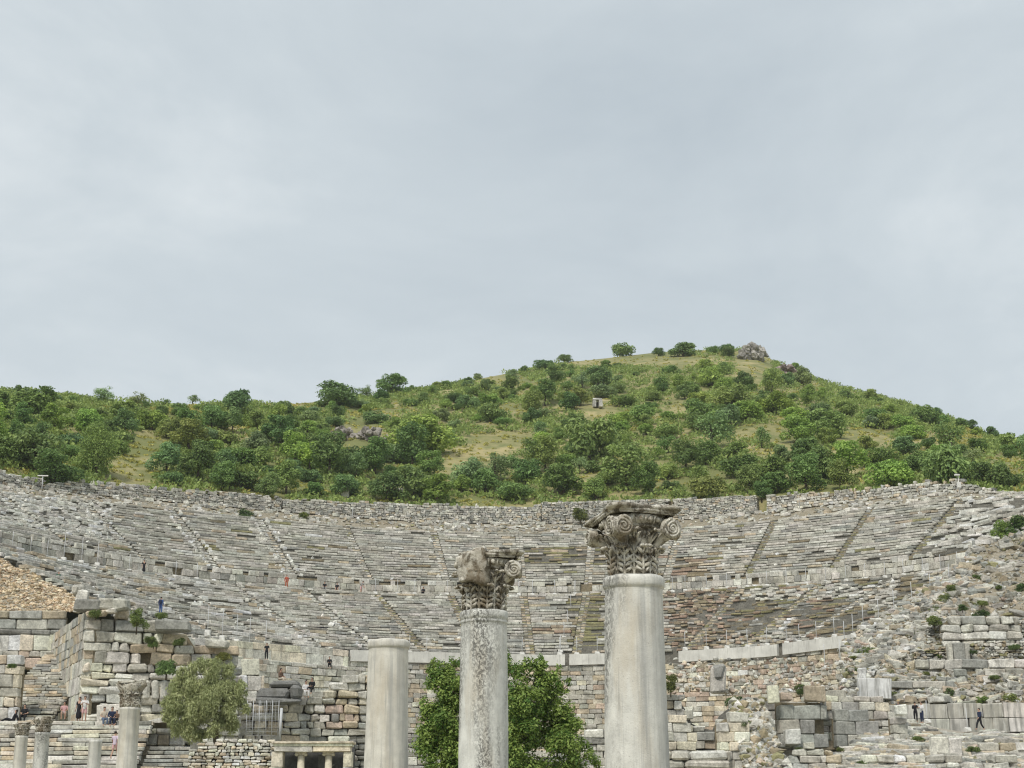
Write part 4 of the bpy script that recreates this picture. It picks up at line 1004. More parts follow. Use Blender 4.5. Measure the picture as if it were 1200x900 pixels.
def capital(col, z0, r0, H, diag, yaw, missing=(), chunk=False, drop=None, seed=0, full=True):
    """Composite capital: two rings of acanthus, ring of eggs, corner scrolls, hollow-sided slab. Corner k faces yaw + k*90 degrees (0 = to the viewer)."""
    def fin(M, er=.005):
        if drop:
            dv = Vector((math.sin(drop[0]), -math.cos(drop[0]), 0))
            def w_(v):
                s_ = max(0, v.x * dv.x + v.y * dv.y - .12); k_ = max(0, (v.z - H * .45) / (H * .55)); return Vector((v.x, v.y, v.z - drop[1] * s_ * k_ * 2.2))
            M.warp(w_)
        M.erode(er, 16, seed).erode(er * .7, 42, seed + 9); return M.xf(Matrix.Translation((0, 0, z0)))
    Mb = Mesh(); Mb.lathe([(bell_r(t * H * .80, H, r0) * (1.04 if t == 0 else 1), t * H * .80) for t in np.linspace(0, 1, 16)], 64)
    cap = fin(Mb).build('capital', M_CARVED, col)
    nl = 8
    for i in range(nl):
        fin(acanthus(yaw + i * math.pi / 4, r0, H, H * .42, .094 * r0 / .23, .10 * r0 / .23, .045)).build('acanthus_leaf', M_CARVED, cap)
    for i in range(nl):
        fin(acanthus(yaw + (i + .5) * math.pi / 4, r0, H, H * .66, .080 * r0 / .23, .15 * r0 / .23, .022)).build('acanthus_leaf', M_CARVED, cap)
    zv = H * .665; Rv = .150 * H
    # ring of eggs on top of the bell
    rb = bell_r(H * .8, H, r0) * 1.02
    M = Mesh(); M.lathe([(rb * .9, H * .69), (rb * 1.12, H * .70), (rb * 1.14, H * .715), (rb * 1.10, H * .73), (rb * 1.12, H * .74), (rb * 1.28, H * .80), (rb * 1.34, H * .86), (rb * .9, H * .88)], 64)
    for i in range(20):
        a = yaw + i * 2 * math.pi / 20; rr = rb * 1.32
        m2 = Mesh(); m2.ball((0, 0, 0), (.042 * r0 / .33, .035, .052 * r0 / .33)); m2.xf(Matrix.Translation((rr * math.sin(a), -rr * math.cos(a), H * .80)) @ Matrix.Rotation(a, 4, 'Z')); M.add(m2.V, m2.F)
        a2 = a + math.pi / 20; M.tube([(rr * 1.04 * math.sin(a2), -rr * 1.04 * math.cos(a2), H * .84), (rr * .98 * math.sin(a2), -rr * .98 * math.cos(a2), H * .74)], [.014, .007], 6)
    fin(M).build('egg_moulding', M_CARVED, cap)
    # scrolls: two at each corner
    for c_ in range(4):
        if c_ in missing: continue
        al = yaw + c_ * math.pi / 2
        for sg in (-1, 1):
            M = volute(Rv, .075, hand=sg)
            ax = al + sg * R(42)                       # the way this scroll faces
            M.xf(Matrix.Rotation(ax, 4, 'Z'))
            ctr = Vector((math.sin(al), -math.cos(al), 0)) * (diag - Rv * 1.0) + Vector((math.sin(al + sg * math.pi / 2), -math.cos(al + sg * math.pi / 2), 0)) * (.062)
            M.xf(Matrix.Translation((ctr.x, ctr.y, zv)))
            fin(M, .006).build('volute', M_CARVED, cap)
        # stem under the scrolls
        M = Mesh(); pts = []
        for t in np.linspace(0, 1, 10):
            rr = (bell_r(H * .45, H, r0) + .01) * (1 - t ** 1.5) + (diag - Rv * 1.25) * t ** 1.5; z = H * (.34 + .30 * t); pts.append((rr * math.sin(al), -rr * math.cos(al), z))
        M.tube(pts, [.035 + .055 * t ** 1.5 for t in np.linspace(0, 1, 10)], 10); fin(M).build('stem', M_CARVED, cap)
    # bands of the scrolls along each side, above the eggs
    for c_ in range(4):
        a, b = yaw + c_ * math.pi / 2, yaw + (c_ + 1) * math.pi / 2
        if c_ in missing and (c_ + 1) % 4 in missing: continue
        M = Mesh(); 
        for dz, rr_, rad in ((.915, .0, .022), (.885, -.01, .016)):
            pts = []
            lo_, hi_ = (0.04, .96)
            if c_ in missing: lo_ = .42
            if (c_ + 1) % 4 in missing: hi_ = .58
            for t in np.linspace(lo_, hi_, 18):
                an = a + (b - a) * t; q = abs(2 * t - 1); r = rb * 1.42 + (diag * .88 - rb * 1.42) * q ** 2.2 + rr_; pts.append((r * math.sin(an), -r * math.cos(an), H * dz))
            M.tube(pts, [rad] * 18, 8)
        fin(M, .006).build('scroll_band', M_CARVED, cap)
    # hollow-sided slab
    M = Mesh(); n = 96; lay = [(.915, .84), (.915, .93), (.93, .94), (.938, .985), (.955, 1.0), (.978, 1.0), (.99, .97), (.99, .5)]
    V = []
    for zt, s_ in lay:
        for i in range(n):
            an = 2 * math.pi * i / n; d = ((an - yaw + math.pi / 4) % (math.pi / 2)) - math.pi / 4; q = abs(d) / (math.pi / 4)
            r = (diag * .98 * (1 - .0) if q < .13 else rb * 1.48 + (diag * .98 - rb * 1.48) * (1 - (q - .13) / .87) ** 2.0) * s_
            cn = int(round((an - yaw) / (math.pi / 2))) % 4
            if cn in missing: r = min(r, rb * 1.2)
            V.append((r * math.sin(an), -r * math.cos(an), H * zt))
    Fq = [(j * n + i, j * n + (i + 1) % n, (j + 1) * n + (i + 1) % n, (j + 1) * n + i) for j in range(len(lay) - 1) for i in range(n)]
    M.add(V, Fq, [tuple(range(n))[::-1], tuple((len(lay) - 1) * n + i for i in range(n))])
    M.erode(.009, 7, seed + 4); fin(M).build('abacus', M_CARVED, cap)
    if chunk:
        M = Mesh(); M.ball((0, 0, 0), (1, 1, 1)); bm = bmesh.new(); bmesh.ops.create_cube(bm, size=2); bmesh.ops.subdivide_edges(bm, edges=bm.edges[:], cuts=7, use_grid_fill=True)
        bm.verts.index_update(); Vc = [v.co.copy() for v in bm.verts]; Fc = [tuple(v.index for v in f.verts) for f in bm.faces]; bm.free()
        M = Mesh(); M.add([Vector((v.x * (.215 - .05 * max(0, -v.z) * max(0, v.x)), v.y * .2, v.z * .26 - .05 * v.x * max(0, -v.z))) * (1 - .02 * (abs(v.x) + abs(v.y) + abs(v.z)) ** 2 / 3) for v in Vc], Fc)
        M.erode(.04, 3.2, 5).erode(.045, 8, 8)
        M.xf(Matrix.Translation((-.135, -.30, H * .70)) @ Matrix.Rotation(R(-12), 4, 'Y') @ Matrix.Rotation(R(-14), 4, 'Z')); fin(M, .012).build('broken_corner', M_CARVED, cap)
    return cap

def column(label, px, ytop, Y, wtop, mat, wbot_scale, seed, **kw):
    p = at(px, ytop, Y); s_ = (Y * CT + (p.z - CZ) * ST) / F
    r = wtop / 2 * s_
    c = thing('column', label, 'column', (p.x, Y, ground_z(Y)))
    zt = p.z - c.location.z
    sh = shaft_mesh(r, r * wbot_scale, zt, True, seed, rings=kw.get('rings', 1)).build('shaft', mat, c)
    return c, r, zt, s_
# tallest, nearest column with the fine capital
c3, r3, zt3, s3 = column('tallest marble column with a complete scrolled capital, rightmost of the big three', 742, 676.5, 18.5, 67, M_MARBLE3, 1.16, 1)
capital(c3, zt3 - .01, 22.5 * s3, 81 * s3, 62 * s3, R(-24), drop=(R(-110), .12), seed=2)
c2, r2, zt2, s2 = column('marble column speckled with black lichen, its capital broken on the left', 567.3, 716.5, 24.0, 53.5, M_MARBLE2, 1.12, 5, rings=2)
capital(c2, zt2 - .01, 20.5 * s2, 68.5 * s2, 56 * s2, R(-36), missing=(0, 3), chunk=True, seed=7)
c1, r1_, zt1, s1 = column('smooth marble column without a capital, left of the spotted column', 455.5, 750.5, 27.6, 45.5, M_MARBLE1, 1.22, 9)

# smaller columns of the court, lower left
def small_column(label, px, ytop, Y, w_, mat, capk, seed):
    p = at(px, ytop, Y); s_ = (Y * CT + (p.z - CZ) * ST) / F; r = w_ / 2 * s_
    c = thing('column', label, 'column', (p.x, Y, ground_z(Y)), 0, 'small columns of the court'); zt = p.z - c.location.z
    M = Mesh(); M.lathe([(r * 1.10, 0), (r * 1.08, zt * .3), (r * 1.03, zt * .7), (r, zt - .1), (r * 1.04, zt - .08), (r * 1.04, zt - .02), (r * .95, zt)], 40); M.erode(.012, 5, seed); M.build('shaft', mat, c)
    if capk: capk(c, r, zt, s_)
    return c
def cap_corinth(hpx, wpx):
    def f_(c, r, zt, s_):
        H = hpx * s_; M = Mesh(); M.lathe([(r * .92, 0), (r * .95, H * .3), (r * 1.05, H * .6), (wpx / 2 * s_, H * .82), (wpx / 2 * s_ * .8, H * .86)], 40); M.erode(.02, 9, 3); M.xf(Matrix.Translation((0, 0, zt))); cap = M.build('capital', M_CARVED, c)
        for i in range(8):
            q = acanthus(i * math.pi / 4, r * .92, H, H * .5, .34 * r, .18 * r, .01); q.erode(.02, 12, i); q.xf(Matrix.Translation((0, 0, zt))); q.build('acanthus_leaf', M_CARVED, cap)
            q = acanthus((i + .5) * math.pi / 4, r * .95, H, H * .85, .32 * r, .30 * r, .005); q.erode(.02, 12, i); q.xf(Matrix.Translation((0, 0, zt))); q.build('acanthus_leaf', M_CARVED, cap)
        S = Stones(); S.block((0, 0, zt + H * .92), (wpx / 2 * s_ * .86, wpx / 2 * s_ * .86, H * .08), R(20), pick('grey') * .9, .04, .03); o = S.build('abacus', cap, M_CARVED)
    return f_
small_column('weathered buff column with a leafy capital beside the olive tree', 152.5, 829, 49, 23, M_MARBLE1, cap_corinth(31, 36), 1)
small_column('light marble column with a dark spreading capital, lower left', 50, 858, 51, 16.5, M_MARBLE2, cap_corinth(17, 22), 2)
small_column('short buff column with a small plain capital at the lower left edge', 25.5, 862, 54, 14.5, M_MARBLE1, cap_corinth(15, 15.5), 3)
small_column('short plain greenish column stub without a capital, lower left', 112, 867, 52, 15, M_MARBLE3, None, 4)
small_column('tiny pale pillar stump just left of the smooth column', 432, 893, 62, 9, M_MARBLE1, None, 5)
# ================================================================== plants
def leaf_mesh(name, centers, radii, N_, size, mat, aspect=.5, droop=0., up=.25, squash=1., thick=(.72, 1.03), seed=1, spread=.42, weights=None):
    g = np.random.default_rng(seed)
    C = np.array(centers, float); Rr = np.array(radii, float)
    w_ = (Rr ** 2 if weights is None else np.array(weights)); k_ = g.choice(len(C), N_, p=w_ / w_.sum())
    d = g.normal(0, 1, (N_, 3)); d[:, 2] += .25; d /= np.linalg.norm(d, axis=1)[:, None]
    rf = g.uniform(thick[0] ** 2, thick[1] ** 2, N_) ** .5
    bump = 1 + .16 * np.sin(d[:, 0] * 5 + k_) * np.sin(d[:, 1] * 6 + k_ * 2) + .10 * np.sin(d[:, 2] * 9 + k_)
    P = C[k_] + d * (Rr[k_] * rf * bump)[:, None] * np.array([1, 1, squash])
    nrm = d * .7 + g.normal(0, spread, (N_, 3)) + np.array([0, 0, up]); nrm /= np.linalg.norm(nrm, axis=1)[:, None]
    ax = g.normal(0, 1, (N_, 3)) + d * .6 + np.array([0, 0, -droop]); ax -= nrm * (ax * nrm).sum(1)[:, None]; ax /= np.linalg.norm(ax, axis=1)[:, None]
    sd = np.cross(nrm, ax); L = size * np.exp(g.normal(0, .28, N_))[:, None]
    V = np.stack([P - ax * L * .5, P + sd * L * aspect * .5, P + ax * L * .5 - nrm * L * .12, P - sd * L * aspect * .5], 1).reshape(-1, 3)
    keep = np.ones(N_, bool)
    Fq = np.arange(N_ * 4).reshape(N_, 4)
    tone = np.clip(g.normal(.5, .28, N_) + .26 * np.sin(k_ * 2.1), 0, 1)
    me = mesh_np(name, V, [Fq], [np.stack([tone, tone, tone], 1)]); me.materials.append(mat); return me

def limb_mesh(name, trunk_pts, trunk_r, targets, r_, seed=0):
    M = Mesh(); M.tube(trunk_pts, trunk_r, 8); top = Vector(trunk_pts[-1]); base = Vector(trunk_pts[len(trunk_pts) // 2])
    rr = random.Random(seed)
    for t in targets:
        t = Vector(t); s0 = base.lerp(top, rr.uniform(0, 1)); m_ = s0.lerp(t, .5) + Vector((rr.uniform(-.1, .1), rr.uniform(-.1, .1), .12)) * (t - s0).length
        M.tube([s0, m_, t], [r_, r_ * .6, r_ * .22], 5)
    o = M.build(name, M_BARK); me = o.data; bpy.data.objects.remove(o); return me

# --- a set of shrub and small-tree shapes, unit width 1
def bush_variant(seed, hgt, lobes, leaf, N_, low=.12, conic=0., squash=.85, thick=(.72, 1.05), extra=()):
    g = random.Random(seed); cs = []; rs = []
    for i in range(lobes):
        a = g.uniform(0, 6.283); rr = math.sqrt(g.random()) * .36; z = g.uniform(low + .08, 1) ** .8; lim = (1 - z ** 2.2) ** .5 if not conic else (1 - z) ** .6
        rr *= .35 + .75 * lim; lr = g.uniform(.11, .20) * (1.15 - .35 * z)
        cs.append((rr * math.cos(a), rr * math.sin(a), z * (hgt - lr * .8))); rs.append(lr)
    for ex in extra: cs.append(ex[:3]); rs.append(ex[3])
    cs.append((0, 0, hgt * .42)); rs.append(.27 * min(1, hgt + .2))
    me = leaf_mesh('crown', cs, rs, N_, leaf, M_LEAF, .62, .2, .5, squash, thick, seed)
    tm = limb_mesh('trunk', [(0, 0, -.12), (.01, 0, hgt * .25), (0, .01, hgt * .55)], [.035, .028, .016], cs[:9], .012, seed)
    return me, tm
VAR = {
    'round': [bush_variant(11 + i, .72, 20, .05, 4600) for i in range(4)],
    'tall': [bush_variant(31 + i, 1.15, 22, .052, 4600) for i in range(3)],
    'wide': [bush_variant(51 + i, .5, 20, .046, 4400) for i in range(3)],
    'dense': [bush_variant(71 + i, 1.3, 30, .030, 16000, .05, 0, .95, (.85, 1.02), ((0, 0, .34, .36), (0, 0, .62, .40), (.02, 0, .90, .33))) for i in range(1)],
    'airy': [bush_variant(91 + i, .8, 12, .05, 1500, .2, 0, .9, (.2, 1.15)) for i in range(3)],
}
TONE = dict(dark=(.70, .82, .68), mid=(.95, 1.04, .86), bright=(1.28, 1.34, .86), olive=(1.25, 1.18, .95), grey=(1.25, 1.22, 1.45), blue=(.84, .97, .98), dry=(1.3, 1.08, .85))
SHAPE_W = dict(round='rounded', tall='tall', wide='low spreading', dense='smooth dense', airy='thin open')
TONE_W = dict(dark='dark green', mid='mid green', bright='bright green', olive='olive green', grey='grey green', blue='bluish green', dry='yellowish')
def plant(x, y, wpx, shape, tone, label=None, group=None, hs=1., name='shrub', cat='shrub', place=None, vi=None, sink=.0):
    if place is None:
        p, s_, t = hill_at(x, y)
    else:
        p = place; s_ = (p.y * CT + (p.z - CZ) * ST) / F
    w_ = wpx * s_ * 1.0; vs_ = VAR[shape]; me, tm = vs_[random.randrange(len(vs_)) if vi is None else vi]
    w_ = w_ * (1.35 if name == 'weed' else 1.)
    r = thing(name, label, cat, (p.x, p.y, p.z - sink * w_), random.uniform(0, 6.28), group); r.scale = (w_, w_, w_ * hs)
    c = link(bpy.data.objects.new('crown', me), r); t_ = link(bpy.data.objects.new('trunk', tm), r)
    f_ = TONE[tone]; j = math.exp(random.gauss(0, .10)); j *= .62 if name == 'weed' else 1.; c.color = (f_[0] * j * math.exp(random.gauss(0, .06)), f_[1] * j, f_[2] * j * math.exp(random.gauss(0, .06)), 1)
    return r
KEY = [
    # x, foot y, width px, shape, tone, height scale, label
    (42, 492, 66, 'round', 'dark', .9, 'large dark tree on the left skyline at the picture edge'),
    (64, 506, 40, 'tall', 'bright', .75, 'leafy mid green tree just below the large left skyline tree'),
    (112, 558, 54, 'dense', 'olive', .95, 'smooth egg-shaped dense dark tree near the left end of the rim wall'),
    (42, 556, 86, 'round', 'mid', .95, 'big bright-topped tree at the left edge, beside the egg-shaped tree'),
    (62, 574, 66, 'tall', 'dark', .6, 'dark bush spilling over the rim wall by the T-shaped pole'),
    (6, 545, 50, 'round', 'mid', 1., 'green bush cut by the left picture edge below the skyline tree'),
    (122, 474, 34, 'airy', 'grey', .8, 'spiky grey bare-looking bush on the left skyline'),
    (162, 476, 30, 'airy', 'grey', .7, 'small thin grey bush on the skyline right of the spiky one'),
    (146, 510, 36, 'tall', 'blue', .75, 'dark bluish bush right of the egg-shaped tree'),
    (178, 505, 46, 'wide', 'bright', 1.1, 'light green bush above the dry grass clearing on the left'),
    (248, 502, 38, 'round', 'mid', 1., 'evenly rounded dark bush in the middle of the left slope'),
    (277, 484, 46, 'round', 'blue', .95, 'big rounded tree on the skyline above the left stairs'),
    (301, 504, 36, 'round', 'mid', .9, 'round mid green tree right of the evenly rounded bush'),
    (226, 468, 20, 'airy', 'grey', .7, 'tiny grey bush on the skyline between two bigger bushes'),
    (394, 478, 62, 'round', 'blue', .7, 'wide bluish tree on the skyline left of the lone dome tree'),
    (459, 463, 42, 'round', 'dark', .85, 'lone dome-shaped dark tree standing out on the left ridge'),
    (430, 466, 26, 'airy', 'grey', .7, 'pale leafless bush just left of the dome-shaped tree'),
    (386, 560, 54, 'tall', 'dark', .9, 'darkest tall tree on the slope left of the rock outcrop'),
    (345, 545, 44, 'tall', 'bright', .8, 'pale green bush left of the darkest tall tree'),
    (315, 585, 36, 'tall', 'blue', .8, 'dark bush at the rim wall right of the dry clearing'),
    (260, 575, 40, 'tall', 'mid', .8, 'pair-mate bush at the wall right of the grassy clearing'),
    (232, 565, 50, 'tall', 'dark', .9, 'dark greyish tree beside the grassy clearing on the left'),
    (367, 582, 30, 'round', 'mid', .8, 'small dark bush touching the rim wall above the third stair'),
    (495, 532, 84, 'round', 'bright', .8, 'largest spreading light green tree right of the rock outcrop'),
    (415, 545, 44, 'wide', 'dark', 1., 'dark spreading bush under the rock outcrop'),
    (503, 560, 38, 'tall', 'mid', .8, 'upright bush below the largest light green tree'),
    (512, 592, 50, 'tall', 'bright', .65, 'fresh green bush against the rim wall above the column without capital'),
    (620, 566, 46, 'round', 'dark', .9, 'dark rounded bush in the dry grass above the broken capital'),
    (690, 538, 90, 'wide', 'mid', 1.1, 'broad wide green tree above the tallest capital'),
    (660, 580, 60, 'round', 'dark', .9, 'dark tree close behind the taller wall length'),
    (680, 474, 38, 'round', 'olive', .75, 'rounded dark shrub beside the small white ruin'),
    (650, 450, 26, 'tall', 'dark', .85, 'dark pointed bush high on the slope left of the white ruin'),
    (662, 424, 20, 'round', 'blue', .7, 'small tree on the skyline near the left end of the summit meadow'),
    (636, 434, 30, 'round', 'blue', .7, 'bluish bush on the skyline left of the small skyline tree'),
    (600, 444, 18, 'round', 'grey', .9, 'little grey bush on the skyline above the broken capital'),
    (560, 445, 14, 'round', 'grey', .8, 'smallest bush on the skyline between the dome tree and the summit'),
    (730, 416, 32, 'wide', 'mid', 1., 'low bush on the summit meadow skyline'),
    (772, 417, 16, 'round', 'dark', .9, 'small dark bush on the skyline right of the summit meadow'),
    (800, 418, 38, 'round', 'mid', .6, 'mid green bush on the summit ridge'),
    (853, 419, 21, 'round', 'dark', .9, 'dark bush beside the summit crag'),
    (902, 450, 22, 'round', 'dark', .9, 'dark bush right below the summit crag'),
    (940, 452, 32, 'round', 'grey', 1., 'grey green tree on the right skyline below the crag'),
    (857, 478, 54, 'round', 'olive', .75, 'large dull olive bush in the middle of the right slope'),
    (818, 508, 46, 'round', 'mid', .9, 'green tree right of centre on the slope'),
    (968, 516, 56, 'round', 'mid', .95, 'big rounded tree in the middle of the right slope'),
    (948, 545, 52, 'round', 'dark', .9, 'dark rounded tree below the big rounded one on the right'),
    (945, 578, 52, 'tall', 'mid', .8, 'tall round-topped tree near the rim wall right of the gap'),
    (985, 575, 40, 'tall', 'olive', .8, 'brownish green tree beside the tall round-topped one'),
    (1042, 573, 66, 'round', 'bright', .85, 'bright fresh green tree behind the right end of the rim wall'),
    (1062, 534, 40, 'round', 'blue', .85, 'bluish rounded tree above the bright fresh green one'),
    (1110, 568, 80, 'wide', 'mid', 1.2, 'wide green bush behind the lamp pole on the right'),
    (1160, 572, 60, 'wide', 'dark', 1., 'dark bush at the far right end of the wall'),
    (1035, 503, 32, 'round', 'olive', .8, 'olive bush in the light meadow on the right slope'),
    (1185, 535, 50, 'round', 'olive', .8, 'olive bush on the skyline at the right picture edge'),
    (760, 580, 40, 'tall', 'dark', .9, 'dark bush behind the tallest capital'),
    (830, 585, 54, 'wide', 'dry', 1., 'brownish dry bush behind the wall right of the tallest capital'),
    (893, 596, 26, 'tall', 'dark', .8, 'dark bush growing out of the gap in the rim wall'),
    (910, 578, 46, 'round', 'mid', .8, 'green tree behind the rim wall right of the gap'),
]
random.seed(3)
placed = []
for x, y, w_, sh_, tn, hs, lb in KEY:
    plant(x, y, w_ * 1.02, sh_, tn, lb, 'trees and bushes on the hillside', hs, 'hillside_tree', 'tree'); placed.append((x, y - w_ * .3, w_ * .42))
CLEAR = [(420, 514, 42, 13), (701, 477, 15, 9), (150, 560, 30, 14), (500, 500, 26, 7), (640, 552, 22, 9), (1090, 515, 22, 8), (840, 560, 26, 9), (470, 575, 40, 9), (600, 480, 24, 6), (920, 530, 18, 8), (162, 545, 34, 24), (172, 520, 26, 16), (560, 470, 10, 5), (545, 545, 52, 18), (590, 520, 46, 14), (735, 545, 30, 12), (770, 422, 60, 8), (700, 424, 40, 7), (590, 446, 30, 7), (880, 508, 26, 9), (1012, 515, 34, 12), (985, 540, 26, 14), (420, 505, 34, 10), (200, 470, 20, 4), (345, 570, 18, 10), (300, 570, 14, 10), (700, 468, 12, 10), (1170, 560, 30, 10), (886, 432, 24, 24), (700, 485, 12, 10), (425, 528, 36, 8)]
def ridge_y(x): return float(np.interp(x, [p[0] for p in T_RIDGE], [p[1] for p in T_RIDGE]))
def base_y(x): return float(np.interp(x, [p[0] for p in T_RIM], [p[1] for p in T_RIM]))
cnt = 0; tries = 0; rr = random.Random(21)
others = []
while cnt < 288 and tries < 30000:
    tries += 1; x = rr.uniform(-40, 1240); yt, yb = ridge_y(x) + 2, base_y(x) - 1
    v = rr.random(); y = yt + (yb - yt) * v
    if any(((x - a) / c) ** 2 + ((y - b) / d) ** 2 < 1 and rr.random() < .985 for a, b, c, d in CLEAR): continue
    w_ = (23 + 33 * v) * rr.uniform(.55, 1.35) * (1.1 if x < 480 else 1.)
    if any((x - a) ** 2 + ((y - w_ * .3 - b) * 1.7) ** 2 < (r * .62 + w_ * .24) ** 2 for a, b, r in placed): continue
    sh_ = rr.choices(['round', 'tall', 'wide', 'airy'], [5, 2, 4, 1.2])[0]; tn = rr.choices(['dark', 'mid', 'bright', 'olive', 'grey', 'blue'], [2, 4.5, 2.5, 2.2, .8, 1.8])[0]
    if v < .16:
        w_ *= .75; sh_ = 'wide' if sh_ == 'tall' else sh_
    plant(x, y, w_, sh_, tn, '%s %s bush among many on the hillside' % (SHAPE_W[sh_], TONE_W[tn]), '%s %s bushes on the hillside' % (SHAPE_W[sh_], TONE_W[tn]), rr.uniform(.68, 1.0), 'hillside_shrub', 'shrub')
    placed.append((x, y - w_ * .3, w_ * .42)); cnt += 1
print('hill shrubs', cnt, tries)
# low scrub and grass clumps between them, one uncountable mass
g = np.random.default_rng(5); Pn = []; 
n_cl = 13000
xs_ = g.uniform(-120, 1320, n_cl); vs2 = g.random(n_cl) ** .9
Vl = []; Tl = []; Dl = []; Td = []
for x, v in zip(xs_, vs2):
    p = hill_pt(ue(x, 520)[0], (1 - v) ** .95); y = px_of(p.x, p.y, p.z)[1]
    inc = any(((x - a) / c) ** 2 + ((y - b) / d) ** 2 < 1.1 for a, b, c, d in CLEAR)
    if inc and g.random() < .55: continue
    inc = inc or mnoise.noise(Vector((x * .022, y * .055, 4.4))) > .16 + .25 * g.normal()
    rad = g.uniform(.6, 1.7) if not inc else g.uniform(.2, .5); nl = 38 if not inc else 14
    d = g.normal(0, 1, (nl, 3)); d[:, 2] = np.abs(d[:, 2]); d /= np.linalg.norm(d, axis=1)[:, None]
    c = np.array(p) + d * rad * g.uniform(.5, 1, (nl, 1)) * np.array([1.3, 1.3, .75])
    ax = g.normal(0, 1, (nl, 3)) + np.array([0, 0, .8]); ax /= np.linalg.norm(ax, axis=1)[:, None]; sd = np.cross(ax, g.normal(0, 1, (nl, 3))); sd /= np.linalg.norm(sd, axis=1)[:, None]
    L = g.uniform(.3, .7, (nl, 1)) * (1 if not inc else .8)
    (Dl if inc else Vl).append(np.stack([c - ax * L * .5, c + sd * L * .3, c + ax * L * .5, c - sd * L * .3], 1).reshape(-1, 3)); (Td if inc else Tl).append(np.clip(g.normal(.6, .25, nl) + g.normal(0, .18), 0, 1))
Vl = np.concatenate(Vl); Tl = np.concatenate(Tl); me = mesh_np('undergrowth', Vl, [np.arange(len(Vl)).reshape(-1, 4)], [np.stack([Tl] * 3, 1)]); me.materials.append(M_LEAF)
o = link(bpy.data.objects.new('undergrowth', me)); o.color = (1.05, 1.03, .8, 1); tag(o, kind='stuff')
Dl = np.concatenate(Dl); Td = np.concatenate(Td); me = mesh_np('dry_grass', Dl, [np.arange(len(Dl)).reshape(-1, 4)], [np.stack([Td] * 3, 1)]); me.materials.append(M_LEAF)
o = link(bpy.data.objects.new('dry_grass', me)); o.color = (1.75, 1.25, .95, 1); tag(o, kind='stuff')

# --- bushy bright tree behind the big columns
LY = 55.; s_ = (LY * CT + 4 * ST) / F; gx = 592; px0 = at(gx, 880, LY)
tr = thing('bushy_tree', 'bushy bright green tree with glossy leaves behind the spotted column', 'tree', (px0.x, LY, 0.))
lob = [(592, 790, 26, 0), (520, 800, 20, .5), (508, 782, 13, .6), (545, 812, 26, -.2), (626, 788, 20, .2), (633, 778, 11, .1), (640, 812, 26, 0), (610, 825, 30, -.6), (570, 835, 30, .4), (525, 845, 28, 0), (500, 862, 20, .2), (512, 880, 26, -.3), (560, 870, 34, -.5), (610, 865, 30, -.7), (655, 840, 24, .2), (668, 868, 26, -.2), (685, 880, 15, .2), (650, 885, 30, -.5), (690, 893, 14, 0), (600, 905, 44, -.2), (540, 905, 36, .2), (655, 915, 34, 0), (530, 780, 12, .8), (512, 800, 18, .2), (520, 822, 24, .1), (500, 830, 16, .3), (506, 850, 20, .1), (522, 795, 22, .3), (535, 815, 26, .2), (528, 862, 26, 0), (545, 880, 30, 0), (630, 835, 34, .5), (660, 862, 30, .4), (640, 800, 20, .4), (520, 880, 34, .4), (575, 880, 44, .5), (600, 850, 40, .6), (540, 845, 34, .5), (575, 815, 26, .4), (570, 860, 30, .3), (590, 770, 13, .3), (668, 800, 6, 0), (655, 808, 10, .1), (496, 845, 10, .1), (650, 790, 10, .3), (600, 940, 60, 0), (560, 795, 24, .5)]
cs = []; rs = []
for x, y, r, dy in lob:
    p = at(x, y, LY + dy); cs.append((p.x - px0.x, dy, p.z)); rs.append(r * s_ * .92)
# break each lobe into smaller leaf clumps
g2 = random.Random(8); c2_, r2_ = [], []
for c, r in zip(cs, rs):
    for _ in range(max(3, int(11 * (r / .6)))):
        d = Vector((g2.gauss(0, 1), g2.gauss(0, 1), g2.gauss(.2, 1))).normalized() * r * g2.uniform(.45, .95); c2_.append((c[0] + d.x, c[1] + d.y, c[2] + d.z)); r2_.append(r * g2.uniform(.22, .40) + .05)
me = leaf_mesh('crown', c2_, r2_, 120000, .105, M_LAUREL, .52, .15, .6, 1., (.35, 1.1), 4, .4)
cr = link(bpy.data.objects.new('crown', me), tr); cr.color = (1., 1., 1., 1)
tm = limb_mesh('trunk', [(0, 0, 0), (.05, 0, 1.2), (0, .05, 2.6), (.05, 0, 4.2)], [.22, .18, .13, .06], cs, .05, 3); link(bpy.data.objects.new('trunk', tm), tr)

# --- feathery olive tree on the left
OY = 92.; s_ = (OY * CT + 8 * ST) / F; pb = at(252, 868, OY)
tr = thing('olive_tree', 'feathery grey-green olive tree standing above the cream rubble wall', 'tree', (pb.x, OY, 3.))
lob = [(240, 792, 20, 0), (222, 805, 18, .3), (258, 798, 18, 0), (272, 815, 16, .1), (280, 812, 10, .3), (212, 822, 18, 0), (202, 832, 14, .2), (240, 815, 26, -.3), (255, 830, 24, -.4), (225, 838, 24, -.3), (268, 840, 16, 0), (210, 848, 16, .1), (240, 850, 20, -.2), (222, 858, 12, 0), (262, 852, 14, .2), (232, 783, 10, .1), (284, 824, 7, .3), (194, 826, 8, .2), (198, 840, 9, 0), (280, 806, 9, .2), (288, 832, 6, 0), (214, 792, 9, .2), (250, 780, 9, 0), (266, 788, 10, .2), (205, 806, 9, 0), (274, 850, 8, .1), (236, 862, 9, .1)]
cs = []; rs = []
for x, y, r, dy in lob: p = at(x, y, OY + dy); cs.append((p.x - pb.x, dy, p.z - 3.)); rs.append(r * s_ * .95)
c2_, r2_ = [], []
for c, r in zip(cs, rs):
    for _ in range(15):
        d = Vector((g2.gauss(0, 1), g2.gauss(0, 1), g2.gauss(.2, 1))).normalized() * r * g2.uniform(.5, 1.0); c2_.append((c[0] + d.x, c[1] + d.y, c[2] + d.z)); r2_.append(r * g2.uniform(.20, .38) + .03)
